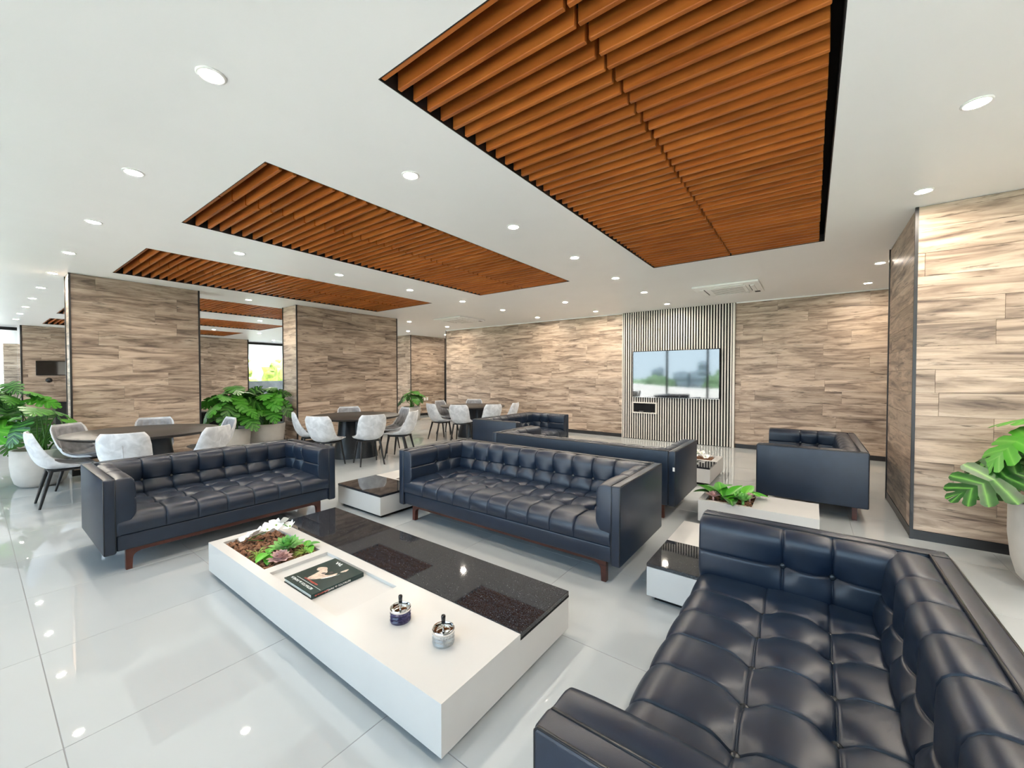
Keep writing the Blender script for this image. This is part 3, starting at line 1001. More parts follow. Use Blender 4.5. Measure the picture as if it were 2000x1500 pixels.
def coffee_table(label, loc, rz):
    t = thing('coffee_table', label, 'coffee table', loc, rz, 'low white planter coffee tables')
    x0, x1, y0, y1 = -CW/2, CW/2, -CD/2, CD/2
    MB().box(x0 + .04, x1 - .04, y0 + .04, y1 - .04, 0, .035).build('plinth', 'black_paint', t)
    B = (x0 + .085, x0 + .79, y0 + .065, y0 + .43)     # planter bed opening
    R_ = (x0 + .865, x0 + 1.64, y0 + .065, y0 + .44)   # shallow tray opening
    gy = y0 + .515                                    # granite begins
    zb, zt = .035, CH
    mb = MB()
    mb.box(x0, x1, y0, y1, zb, zb + .02)
    mb.box(x0, x1, y0, y0 + .02, zb + .02, zt - .02); mb.box(x0, x1, y1 - .02, y1, zb + .02, zt - .02)
    mb.box(x0, x0 + .02, y0 + .02, y1 - .02, zb + .02, zt - .02); mb.box(x1 - .02, x1, y0 + .02, y1 - .02, zb + .02, zt - .02)
    # top board with two openings, laid as strips
    zt0 = zt - .02
    mb.box(x0, x1, y0, B[2], zt0, zt)
    mb.box(x0, B[0], B[2], gy, zt0, zt)
    mb.box(B[1], R_[0], B[2], gy, zt0, zt)
    mb.box(R_[1], x1, B[2], gy, zt0, zt)
    mb.box(B[0], B[1], B[3], gy, zt0, zt)
    mb.box(R_[0], R_[1], R_[3], gy, zt0, zt)
    mb.build('body', 'lacquer', t)
    mb = MB()
    zt1 = zt - .06
    for (a, b_, c, d) in (B,):
        mb.box(a, b_, c, d, zt - .085, zt - .08)
        mb.box(a - .004, a, c, d, zt - .085, zt0); mb.box(b_, b_ + .004, c, d, zt - .085, zt0)
        mb.box(a, b_, c - .004, c, zt - .085, zt0); mb.box(a, b_, d, d + .004, zt - .085, zt0)
    mb.build('planter_liner', 'lacquer', t)
    a, b_, c, d = R_
    MB().box(a - .004, b_ + .004, c - .004, d + .004, zt0 - .008, zt0 - .0005).build('tray', 'tray_lacquer', t)
    MB().box(B[0] + .001, B[1] - .001, B[2] + .001, B[3] - .001, zt - .0795, zt - .034).build('soil_bed', 'soil', t)
    bark_bed(t, B[0], B[1], B[2], B[3], zt - .034, 300)
    MB().rbox(x0 + .001, x1 + .001, gy + .001, y1 + .001, zt - .018, zt + .004, .0015, 1).build('granite_top', 'granite', t)
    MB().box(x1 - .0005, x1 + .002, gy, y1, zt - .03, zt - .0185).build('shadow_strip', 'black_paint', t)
    return t
ct1_loc = (-2.345, 1.535, 0)
coffee_table('low white coffee table with bark planter and book tray, in the foreground', ct1_loc, 0)
coffee_table('low white coffee table before the TV, mostly hidden behind sofas', (-2.32, 6.40, 0), PI)
def corner_table(label, loc, rz, W, D, gran, bed):
    t = thing('corner_table', label, 'side table', loc, rz, 'low square corner tables')
    MB().box(.04, W - .04, .04, D - .04, 0, .035).build('plinth', 'black_paint', t)
    mb = MB()
    zt, zt0 = CH, CH - .02
    mb.box(0, W, 0, D, .035, .06)
    mb.box(0, W, 0, .02, .06, zt0); mb.box(0, W, D - .02, D, .06, zt0); mb.box(0, .02, .02, D - .02, .06, zt0); mb.box(W - .02, W, .02, D - .02, .06, zt0)
    a, b_, c, d = bed
    mb.box(0, W, gran, c, zt0, zt); mb.box(0, a, c, d, zt0, zt); mb.box(b_, W, c, d, zt0, zt)
    if D - d > .001: mb.box(0, W, d, D, zt0, zt)
    mb.build('body', 'lacquer', t)
    MB().box(a + .001, b_ - .001, c + .001, d - .001, .12, zt - .03).build('soil_bed', 'soil', t)
    bark_bed(t, a, b_, c, d, zt - .03, int(900 * (b_ - a) * (d - c)))
    if gran > 0:
        MB().rbox(-.001, W + .001, -.001, gran - .001, zt - .018, zt + .004, .0015, 1).build('granite_top', 'granite', t)
    return t
corner_table('low corner table with black granite between the first sofa and the long sofa', (-4.36, 2.51, 0), 0, .80, .98, .50, (.34, .76, .54, .92))
corner_table('low corner table with black granite beside the near right sofa', (-0.86, 2.65, 0), 0, .80, .98, .47, (.40, .75, .62, .92))
corner_table('low white planter box table behind the near right sofa', (-0.90, 4.34, 0), 0, .97, .54, 0.0, (.06, .46, .05, .46))

# ------------------------------------------------------------------ plants
def petal(L, W_, up, cup=.25, n=5, tip=1.0):
    """a single pointed fleshy petal along +x, curving up"""
    v, f = [], []
    for i in range(n + 1):
        t = i / n
        w = W_ * (math.sin(PI * min(1, t ** .75 * .93 + .05)) ** .8) * (1 if t < 1 else .02)
        x = L * t * math.cos(up * t)
        z = L * t * math.sin(up * (t + .15))
        for k in (-1, 0, 1):
            v.append((x, k * w, z + abs(k) * cup * w))
    for i in range(n):
        for k in range(2):
            q = i * 3 + k
            f.append((q, q + 1, q + 4, q + 3))
    return v, f
def place(mb, v, f, az, loc=(0, 0, 0), tilt=0.0, s=1.0, twist=0.0):
    R = Matrix.Rotation(az, 3, 'Z') @ Matrix.Rotation(-tilt, 3, 'Y') @ Matrix.Rotation(twist, 3, 'X')
    mb.add([tuple(R @ (Vector(p) * s) + Vector(loc)) for p in v], f)
def rosette(label, loc, r, mat, cat='succulent', flat=.35, wide=.30, rings=4, name='succulent_rosette'):
    mb = MB()
    for k in range(rings):
        rr = r * (1 - .2 * k)
        up = flat + k * .32
        n = 9 - k
        for i in range(n):
            v, f = petal(rr, rr * wide, up * .6)
            place(mb, v, f, 2 * PI * i / n + k * .37, (0, 0, .006 + k * .007), up * .55)
    mb.tube([(0, 0, -.045), (0, 0, .012)], r * .12, 8)
    o = mb.build(name, mat, None, True, loc, fix=False)
    return tag(o, label, cat)
def air_plant(label, loc, r, seed, mat='grass_green'):
    rnd = random.Random(seed)
    mb = MB()
    for i in range(38):
        az, el, L = rnd.uniform(0, 2*PI), rnd.uniform(.35, 1.4), r * rnd.uniform(.7, 1.15)
        pts = []
        for k in range(5):
            t = k / 4
            e2 = el - t * t * .6
            pts.append((math.cos(az) * math.cos(e2) * L * t, math.sin(az) * math.cos(e2) * L * t, math.sin(e2) * L * t - .01))
        mb.tube(pts, [.0028, .0026, .002, .0013, .0004], 4)
    o = mb.build('air_plant', mat, None, True, loc)
    return tag(o, label, 'air plant')
def broad_leaf_plant(label, loc, leaves, seed, name='leafy_plant', mat='bright_leaf'):
    """few broad pointed leaves, each its own part"""
    t = thing(name, label, 'plant', loc)
    for (az, tilt, L, W_) in leaves:
        mb = MB()
        v, f = [], []
        n = 8
        vein = []
        for i in range(n + 1):
            s_ = i / n
            w = W_ * math.sin(PI * min(1, s_ ** .8 * .95 + .03)) ** .75 * (1 if i < n else .02)
            x, z = L * s_, -.9 * L * s_ * s_ * .35
            for k in (-1, -.5, 0, .5, 1):
                v.append((x, k * w, z + abs(k) * w * .35)); vein.append(1.0 if k == 0 else 0.0)
        for i in range(n):
            for k in range(4):
                q = i * 5 + k
                f.append((q, q + 1, q + 6, q + 5))
        place(mb, v, f, az, (0, 0, 0), tilt)
        mb.vein = vein
        mb.build('leaf', mat, t, True, fix=False)
    MB().tube([(0, 0, -.03), (0, 0, .006)], .008, 6).build('crown_base', 'stem_green', t)
    return t
def orchid(label, loc, seed, flowers, rz=0):
    rnd = random.Random(seed)
    t = thing('orchid_spray', label, 'orchid', loc, rz)
    pts = [(0, 0, -.04)]
    for (x, y, z) in flowers: pts.append((x * .97, y * .97, z - .012))
    # smooth arching stem
    sp = []
    for i in range(len(pts) - 1):
        for k in range(4):
            a = Vector(pts[i]).lerp(Vector(pts[i+1]), k / 4)
            sp.append(a)
    sp.append(Vector(pts[-1]))
    MB().tube(sp, .0032, 6).build('stem', 'stem_green', t, True)
    for (x, y, z) in flowers:
        mb = MB()
        for i in range(5):
            wide = .46 if i in (1, 4) else .30
            L = .066 if i in (1, 4) else .056
            v, f = petal(L, L * wide, .15, .1, 5)
            place(mb, v, f, PI/2 + 2*PI*i/5, tilt=.25 + rnd.uniform(-.1, .2))
        fl = mb.build('flower', 'petal_white', t, True, (x, y, z), (rnd.uniform(.3, 1.0), rnd.uniform(-.5, .5), rnd.uniform(-1, 1)), fix=False)
        MB().lathe([(.002, 0), (.007, .004), (.005, .012), (.001, .016)], 8).build('lip', 'grass_green', fl, True)
    return t
def CT(x, y, z=CH): return (x, y, z)
zb = CH - .012
orchid('white orchid spray lying over bark of the foreground coffee table', CT(-3.33, 1.42, zb), 3, [(-.05, -.20, .03), (-.045, -.13, .05), (-.02, -.07, .065), (-.01, -.01, .085), (.03, .03, .10), (.07, .06, .07)])
rosette('large green echeveria rosette in the foreground planter', CT(-2.985, 1.33, zb + .018), .125, 'succulent_green', flat=.22)
rosette('pink echeveria rosette in the foreground planter', CT(-2.875, 1.235, zb + .004), .085, 'succulent_pink', flat=.12, wide=.36, rings=5)
air_plant('spiky air plant left of the green rosette in the foreground planter', CT(-3.07, 1.17, zb + .004), .085, 5)
air_plant('spiky air plant beside the tray end of the foreground planter', CT(-2.855, 1.385, zb + .004), .085, 6)
broad_leaf_plant('bright broad leaf pair in front of the pink rosette', CT(-2.965, 1.20, zb + .035), [(-1.2, .1, .10, .038), (-.5, -.25, .09, .03), (2.4, .45, .07, .03)], 1)
broad_leaf_plant('bright broad leaves behind the second air plant', CT(-2.90, 1.43, zb + .02), [(1.0, .5, .085, .03), (-.2, .2, .10, .034), (2.6, .6, .07, .026)], 2)
# corner table left
rosette('green succulent rosette on the corner table by the long sofa', (-3.90, 3.12, zb + .04), .10, 'succulent_green', flat=.5)
broad_leaf_plant('leafy succulent on the corner table by the long sofa', (-3.86, 3.26, zb + .02), [(.3, .7, .13, .035), (1.6, .7, .13, .035), (3.0, .8, .12, .03), (4.4, .7, .13, .035), (5.3, .5, .12, .03)], 3)
rosette('small pink succulent on the corner table by the long sofa', (-3.76, 3.10, zb + .02), .055, 'succulent_pink', rings=3)
# corner table right (hidden end)
# planter box behind near sofa
px, py = -0.90, 4.34
broad_leaf_plant('dark curling leaves at the corner of the white planter box', (px + .10, py + .22, zb + .035), [(2.6, .5, 0.203, 0.051), (3.6, .35, 0.189, 0.051), (.4, .8, 0.203, 0.058)], 4, mat='monstera')
broad_leaf_plant('lime broad leaves in the middle of the white planter box', (px + .19, py + .16, zb + .03), [(1.9, .8, 0.216, 0.065), (.3, .5, 0.203, 0.065), (5.4, .3, 0.176, 0.058), (3.4, .9, 0.189, 0.058)], 5)
broad_leaf_plant('dark broad leaves at the front of the white planter box', (px + .26, py + .13, zb + .03), [(5.0, .25, 0.189, 0.065), (-.4, .5, 0.189, 0.058), (1.0, .9, 0.203, 0.065)], 6, mat='monstera')
broad_leaf_plant('teal green leaves at the back of the white planter box', (px + .37, py + .34, zb + .03), [(.2, .35, 0.203, 0.065), (1.3, .7, 0.189, 0.058), (-.5, .5, 0.162, 0.051), (2.5, .6, 0.176, 0.058)], 7)
rosette('pink succulent at the corner of the white planter box', (px + .12, py + .10, zb + .03), .08, 'succulent_pink', rings=4)
rosette('light green succulent at the front of the white planter box', (px + .38, py + .11, zb + .03), .105, 'succulent_green', flat=.5)
rosette('dusty pink succulent at the tray end of the white planter box', (px + .42, py + .25, zb + .03), .075, 'succulent_pink', rings=4)
air_plant('short spiky tuft in the middle of the white planter box', (px + .29, py + .30, zb + .01), .11, 9)
# second coffee table orchid
orchid('white orchid spray on the coffee table before the TV', (-1.36, 6.58, zb), 8, [(-.06, -.03, .05), (-.02, .03, .09), (.03, .07, .07), (.09, .03, .03)])

# monstera
def leaf_mesh(seed):
    rnd = random.Random(seed)
    nl = 5
    mb = MB()
    vein = []
    def bend(x, y):
        return -.30 * x * x - .22 * abs(y) ** 1.5 + .05 * abs(y)
    for sgn in (-1, 1):
        ribs = []
        for i in range(nl + 1):
            t = i / nl
            m0 = .02 + .80 * t
            ang = math.radians(128 - 112 * t + rnd.uniform(-4, 4))
            Lr = [.40, .50, .50, .44, .35, .22][i]
            ribs.append(((m0, 0.0), (m0 + Lr * math.cos(ang) * .95, Lr * math.sin(ang))))
        def rp(i, f_):
            a, b_ = ribs[i]
            return Vector((a[0] + (b_[0] - a[0]) * f_, (b_[1]) * f_))
        fs = [0.0, .5, .62, .9, 1.0]
        for i in range(nl + 1):
            base = len(mb.v)
            vv = []
            for q, f_ in enumerate(fs):
                c = rp(i, f_)
                l = (rp(i - 1, f_) + c) / 2 if i > 0 else c + (c - rp(1, f_)) * .4
                r = (rp(i + 1, f_) + c) / 2 if i < nl else Vector((1.0 * f_ + .02 * (1 - f_), 0)) if False else (c + (Vector((.82 + .2 * f_, 0)) - c) * .9 if i == nl else c)
                g_ = [1, 1, .86, .80, .40][q]
                l = c + (l - c) * g_
                r = c + (r - c) * (g_ if i < nl else 1)
                for p_, vn in ((l, 0.0), (c, 1.0), (r, 0.0)):
                    vv.append((p_.x, sgn * p_.y, bend(p_.x, p_.y) + (0 if vn else .012)))
                    vein.append(vn)
            ff = []
            for q in range(len(fs) - 1):
                for k in range(2):
                    a = q * 3 + k
                    ff.append((a, a + 1, a + 4, a + 3))
            mb.add(vv, ff)
    mb.vein = vein
    return mb.mesh('leaf', 'monstera', True, fix=False)
LEAVES = [leaf_mesh(s_) for s_ in range(4)]
def monstera(label, loc, pot_r, pot_h, seed, n, h0, h1, spread, size, pot_profile='tub'):
    rnd = random.Random(seed)
    t = thing('potted_monstera', label, 'potted plant', loc, 0, 'monstera plants in pale tubs')
    r, h = pot_r, pot_h
    if pot_profile == 'tub':
        prof = [(r * .55, 0), (r * .70, .012), (r * .86, .06 * h / .5), (r * .95, .16 * h / .5), (r, .30 * h / .5), (r, h - .006), (r - .006, h), (r - .028, h), (r - .032, h - .01), (r - .035, h - .06)]
    else:
        prof = [(r * .86, 0), (r * .88, .01), (r, h - .006), (r - .006, h), (r - .026, h), (r - .03, h - .01), (r - .035, h - .06)]
    MB().lathe(prof, 40, cap1=False).build('pot', 'pot_grey', t, 50)
    MB().lathe([(r - .036, h - .08), (r - .034, h - .05), (.01, h - .045)], 32).build('soil', 'soil', t, True)
    for i in range(n):
        for attempt in range(60):
            az = 2 * PI * (i * .381966) + rnd.uniform(-.3, .3) * (1 + attempt * .25)
            u = (i + .5) / n
            rad = spread * math.sqrt(u) * rnd.uniform(.85, 1.1) * (1 - .006 * attempt)
            hz = h0 + (h1 - h0) * (1 - u * .75) * rnd.uniform(.85, 1.05) + (0 if u < .6 else rnd.uniform(-.1, .06))
            s_ = size * rnd.uniform(.8, 1.15) * (1 - .005 * attempt)
            droop = rnd.uniform(.2, 1.05) if u > .25 else rnd.uniform(-.1, .4)
            ok = True
            for q, w_ in ((0, .4), (.5, .5), (.5, -.5), (.15, -.45), (1.0, 0), (.8, .25), (.8, -.25)):
                wx = loc[0] + math.cos(az) * (rad + s_ * q * math.cos(droop)) - math.sin(az) * w_ * s_
                wy = loc[1] + math.sin(az) * (rad + s_ * q * math.cos(droop)) + math.cos(az) * w_ * s_
                if any(b_[0] - .02 < wx < b_[1] + .02 and b_[2] - .02 < wy < b_[3] + .02 for b_ in PILLARS):
                    ok = False
            if ok:
                break
        else:
            continue
        base = Vector((rnd.uniform(-.07, .07), rnd.uniform(-.07, .07), h - .05))
        top = Vector((math.cos(az) * rad, math.sin(az) * rad, hz))
        mid = base.lerp(top, .5) + Vector((-math.cos(az), -math.sin(az), 0)) * rad * .22 + Vector((0, 0, .08))
        pts = [(base * (1-q)**2 + mid * 2*q*(1-q) + top * q*q) for q in [k / 7 for k in range(8)]]
        MB().tube(pts, [.012, .011, .010, .009, .008, .007, .006, .005], 6).build('stem', 'stem_green', t, True)
        link('leaf', LEAVES[rnd.randrange(4)], t, top, (rnd.uniform(-.6, .6), droop, az), (s_, s_, s_))
    return t
monstera('monstera in a rounded grey pot left of the first round table', (-8.42, .56, 0), .275, .50, 4, 13, .55, 1.10, .40, .40)
monstera('monstera in a pale tub in the gap, next to the left pillar', (-9.02, 3.02, 0), .32, .48, 11, 22, .66, 1.27, .40, .36, 'cyl')
monstera('monstera in a wide pale tub in the gap, next to the middle pillar', (-9.16, 3.70, 0), .345, .50, 12, 22, .78, 1.25, .34, .34, 'cyl')
monstera('monstera behind the middle pillar near the corridor', (-10.9, 8.95, 0), .30, .45, 13, 15, .6, .98, .34, .30, 'cyl')
monstera('monstera in a grey pot at the right edge by the big pillar', (1.46, 4.42, 0), .315, .60, 14, 15, .72, 1.22, .42, .38)
monstera('monstera by the far end window', (-12.9, .45, 0), .3, .5, 15, 15, .7, 1.35, .36, .38, 'cyl')

# ------------------------------------------------------------------ round tables and chairs
def round_table(label, x, y):
    t = thing('round_table', label, 'table', (x, y, 0), 0, 'round black dining tables')
    MB().lathe([(.765, .715), (.785, .722), (.80, .742), (.80, .75), (.797, .752)], 64).build('table_top', 'table_black', t, 40)
    # fluted conical pedestal: three overlapping cones
    for k in range(3):
        a = 2 * PI * k / 3 + .5
        c = (.12 * math.cos(a), .12 * math.sin(a), 0)
        MB().lathe([(.30, 0), (.30, .012), (.235, .25), (.19, .50), (.165, .7145)], 36, c).build('pedestal', 'table_base', t, 50)
    return t
def chair_proto(label, group):
    t = thing('velvet_chair', label, 'chair', (0, 0, 0), 0, group)
    # shell: v runs from seat front (y=-) to back top (y=+), u across
    prof = [(-.245, .445), (-.235, .462), (-.15, .455), (-.03, .442), (.08, .44), (.15, .46), (.195, .51), (.225, .58), (.25, .67), (.27, .76), (.283, .83), (.286, .85)]
    P = np.array(prof)
    seg = np.hypot(*(P[1:] - P[:-1]).T); s = np.concatenate([[0], np.cumsum(seg)]); s /= s[-1]
    nv, nu = 26, 15
    def surf(u, v, off):
        y, z = np.interp(v, s, P[:, 0]), np.interp(v, s, P[:, 1])
        y2, z2 = np.interp(v + .02, s, P[:, 0]), np.interp(v + .02, s, P[:, 1])
        y0_, z0_ = np.interp(v - .02, s, P[:, 0]), np.interp(v - .02, s, P[:, 1])
        dy, dz = y2 - y0_, z2 - z0_
        l = math.hypot(dy, dz); ny, nz = -dz / l, dy / l     # inner side normal (up / forward)
        w = np.interp(v, [0, .08, .3, .5, .62, .8, .93, 1], [.19, .222, .236, .246, .246, .238, .226, .185])
        lift = np.interp(v, [0, .2, .42, .55, .7, 1], [0, .012, .075, .10, .075, .03]) * abs(u) ** 2.3
        x = u * w * (1 - .10 * np.interp(v, [.3, .5, .8], [0, 1, .3]) * u * u)
        pl = 0.0
        return (x, y + ny * (lift + off), z + nz * (lift + off))
    out = MB(); inn = MB()
    US = np.linspace(-1, 1, nu); VS = np.linspace(0, 1, nv)
    # outer shell: closed thickness
    vin = [surf(u, v, 0.0) for v in VS for u in US]
    vout = [surf(u, v, -.034 * (1 - .6 * abs(u) ** 6) * (1 - .5 * (2 * v - 1) ** 8)) for v in VS for u in US]
    f = [(i*nu+j, i*nu+j+1, (i+1)*nu+j+1, (i+1)*nu+j) for i in range(nv-1) for j in range(nu-1)]
    n0 = nu * nv
    f2 = [tuple(q + n0 for q in a)[::-1] for a in f]
    bd = [j for j in range(nu)] + [i*nu+nu-1 for i in range(1, nv)] + [(nv-1)*nu+j for j in range(nu-2, -1, -1)] + [i*nu for i in range(nv-2, 0, -1)]
    f3 = [(bd[k], bd[(k+1) % len(bd)], bd[(k+1) % len(bd)] + n0, bd[k] + n0) for k in range(len(bd))]
    out.add(vin + vout, f + f2 + f3).build('shell', 'velvet', t, 60)
    MB().tube([surf(0, .66 + .18 * k / 5, -.0345) for k in range(6)][::-1] + [surf(0, .62, -.0345)], .0035, 5).build('seam', 'velvet', t, True)
    # quilted lining
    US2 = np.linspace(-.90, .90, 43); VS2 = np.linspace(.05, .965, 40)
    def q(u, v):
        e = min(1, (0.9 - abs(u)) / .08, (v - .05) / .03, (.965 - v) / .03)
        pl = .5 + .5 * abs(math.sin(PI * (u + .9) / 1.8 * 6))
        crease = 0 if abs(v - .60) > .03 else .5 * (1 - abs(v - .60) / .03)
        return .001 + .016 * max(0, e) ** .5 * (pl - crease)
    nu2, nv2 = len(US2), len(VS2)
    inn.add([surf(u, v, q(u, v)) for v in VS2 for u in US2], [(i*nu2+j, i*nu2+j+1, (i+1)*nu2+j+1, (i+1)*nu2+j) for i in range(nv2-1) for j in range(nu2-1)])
    inn.build('quilted_lining', 'velvet_shaded', t, True)
    MB().box(-.165, .165, -.165, .14, .395, .412).build('seat_frame', 'metal_black', t)
    for sx_ in (-1, 1):
        for sy_, yb_, yt in ((-1, -.215, -.15), (1, .215, .12)):
            MB().tube([(sx_ * .15, yt, .408), (sx_ * .17, (yt + yb_) / 2, .21), (sx_ * .195, yb_, .003)], [.021, .017, .011], 10).build('leg', 'metal_black', t, 50)
    return t
TABS = [(-7.15, 1.40, 'first'), (-6.83, 4.28, 'second'), (-6.80, 7.50, 'third')]
TL = ['large round black table behind the left sofa', 'round black table in front of the middle pillar', 'round black table near the corridor mouth']
for (x, y, _), l in zip(TABS, TL):
    round_table(l, x, y)
GC = 'grey velvet dining chairs'
# angle around the table (deg, from +x), radius, extra turn; labels say where each one sits
CH_ = {
 0: [(-81, .76, -8, 'grey velvet chair with its back to the left potted monstera'),
     (-21, .86, 0, 'grey velvet chair with its back to the left sofa, centre'),
     (21, .95, 10, 'grey velvet chair turned side on, nearest the tubs at the first table'),
     (90, .72, 0, 'grey velvet chair between the first table and the plant tubs'),
     (163, .72, 0, 'grey velvet chair between the first table and the left pillar'),
     (219, .76, 0, 'grey velvet chair by the first table with quilted inside showing')],
 1: [(-60, .93, 0, 'grey velvet chair at the second table, seen from behind, nearer the left sofa'),
     (-18, .87, 0, 'grey velvet chair at the second table, seen from behind, centre'),
     (27, .90, 0, 'grey velvet chair at the second table, side on toward the corridor'),
     (76, .74, 0, 'grey velvet chair at the second table with its lining toward us'),
     (155, .72, 0, 'grey velvet chair between the second table and the middle pillar'),
     (-112, .74, 0, 'grey velvet chair at the second table hidden behind another, next to the tubs')],
 2: [(-103, .93, 0, 'grey velvet chair at the third table, side on, nearest the middle pillar'),
     (-63, .95, 0, 'grey velvet chair at the third table, seen from behind'),
     (-24, .90, 0, 'grey velvet chair at the third table behind the far left sofa'),
     (14, .90, 0, 'grey velvet chair at the third table, side on by the oak back wall'),
     (130, .75, 0, 'grey velvet chair at the third table, back to the oak wall'),
     (190, .76, 0, 'grey velvet chair at the third table, nearest the corridor')],
}
proto = None
for ti, lst in CH_.items():
    x, y, _ = TABS[ti]
    for (ang, rr, extra, lab) in lst:
        a = math.radians(ang)
        loc = (x + rr * math.cos(a), y + rr * math.sin(a), 0)
        rz = a - PI / 2 + math.radians(extra)         # chair back (+y local) points away from the table
        if proto is None:
            proto = chair_proto(lab, GC)
            proto.location = loc; proto.rotation_euler = (0, 0, rz)
        else:
            copy_tree(proto, loc, rz, lab, GC)

# ------------------------------------------------------------------ book and ashtrays on the foreground table
def text_mesh(s, size, mat, name):
    c = bpy.data.curves.new('txt', 'FONT')
    c.body = s
    c.size = size
    c.extrude = 0.0002
    c.resolution_u = 2
    o = bpy.data.objects.new('txt', c)
    COL.objects.link(o)
    dg = bpy.context.evaluated_depsgraph_get()
    me = bpy.data.meshes.new_from_object(o.evaluated_get(dg))
    bpy.data.objects.remove(o)
    me.name = name
    me.materials.clear()
    me.materials.append(M[mat])
    return me
bk = thing('picture_book', 'dark green picture book with an animal portrait in the table tray', 'book', (-2.405, 1.29, CH - .0203), 0)
bw, bd_ = .165, .17       # half size in x and y; spine on the +x ... long side
# spine runs along y = -? : the spine is the side facing +x end of the tray
bx0, bx1, by0, by1 = -.165, .165, -.165, .165
MB().rbox(bx0, bx1, by0, by1, 0, .004, .001, 1).build('back_cover', 'book_green', bk)
MB().box(bx0 + .004, bx1 - .006, by0 + .004, by1 - .004, .0041, .0229).build('pages', 'book_pages', bk)
cv = MB().rbox(bx0, bx1, by0, by1, .023, .027, .001, 1).build('front_cover', 'book_green', bk)
sp_ = MB().rbox(bx1 - .0055, bx1 + .0005, by0, by1, 0.0041, .0229, .001, 1).build('spine', 'book_green', bk)
zc = .0272
# title reads from the spine (+x) toward -x ; letter tops point to -y
def put(me, parent, loc, rz, name='lettering', rot=None):
    o = link(name, me, parent, loc, rot or (0, 0, rz))
    return o
def strokes(width, height, mat, name, seed):
    """a band of small printed strokes too small to read in the photograph"""
    rnd = random.Random(seed)
    mb = MB()
    x = 0.0
    while x < width:
        w_ = rnd.uniform(.0016, .0042)
        mb.box(x, x + w_, rnd.uniform(0, .12) * height, height * rnd.uniform(.65, 1.0), 0, .0003)
        x += w_ + (rnd.uniform(.0007, .0014) if rnd.random() < .85 else .005)
    return mb.mesh(name, mat)
put(text_mesh('RETRATOS de FAMÍLIA', .0245, 'print_white', 'cover_title'), cv, (.105, -.122, zc), PI, 'cover_title')
put(strokes(.15, .015, 'print_red', 'cover_subtitle', 2), cv, (.085, -.082, zc), PI, 'cover_subtitle')
MB().box(-.12, .155, -.108, -.1065, zc - .0001, zc + .0003).build('cover_rule', 'print_white', cv)
MB().tube([(-.035 - .006 * k, .132 + .012 * math.sin(k * 1.5), zc + .0004) for k in range(11)], .0022, 5).build('cover_mark', 'print_white', cv)
MB().prism([(-.04, .118), (-.03, .116), (-.028, .126), (-.041, .128)], 'z', zc, zc + .0004).build('cover_mark', 'print_white', cv)
# spine lettering: on the +x face, reading from +y to -y ... letters upside down for the viewer
put(text_mesh('RETRATOS de FAMÍLIA', .0165, 'print_white', 'spine_title'), sp_, (bx1 + .0007, .075, .0195), 0, 'spine_title', (PI / 2, PI, PI / 2))
put(strokes(.085, .009, 'print_red', 'spine_print', 3), sp_, (bx1 + .0007, -.065, .0185), 0, 'spine_print', (PI / 2, PI, PI / 2))
# animal portrait: ear, cheek, muzzle, shown as flat print patches
def blob(pts, mat, name, z):
    mb = MB().prism(pts, 'z', z, z + .0003)
    return mb.build(name, mat, cv)
def smooth_poly(pts, n=5):
    out_ = []
    m_ = len(pts)
    for i in range(m_):
        p0, p1, p2, p3 = [Vector(pts[(i + k) % m_]) for k in (-1, 0, 1, 2)]
        for k in range(n):
            t_ = k / n
            out_.append(tuple(.5 * ((2*p1) + (-p0+p2)*t_ + (2*p0-5*p1+4*p2-p3)*t_*t_ + (-p0+3*p1-3*p2+p3)*t_**3)))
    return out_
blob(smooth_poly([(-.045, -.085), (-.01, -.075), (.02, -.045), (.045, -.01), (.06, .03), (.045, .06), (.03, .02), (.0, .0), (-.02, .03), (-.05, .045), (-.085, .06), (-.075, .02), (-.06, -.03)]), 'print_fur', 'portrait', zc)
blob(smooth_poly([(-.12, .03), (-.085, .06), (-.05, .045), (-.07, .015), (-.1, .005)]), 'print_fur', 'portrait_ear', zc + .0001)
blob(smooth_poly([(.03, -.04), (.055, .0), (.07, .06), (.055, .02), (.04, -.01)]), 'print_white', 'portrait_highlight', zc + .0004)
blob(smooth_poly([(-.03, -.005), (-.012, .004), (-.014, .02), (-.034, .012)]), 'print_dark', 'portrait_eye', zc + .0004)
blob(smooth_poly([(-.005, .028), (.02, .03), (.016, .05), (-.004, .048)]), 'print_dark', 'portrait_nose', zc + .0004)
blob(smooth_poly([(.05, .075), (.07, .10), (.055, .13), (.045, .10)]), 'print_fur', 'portrait_paw', zc + .0002)

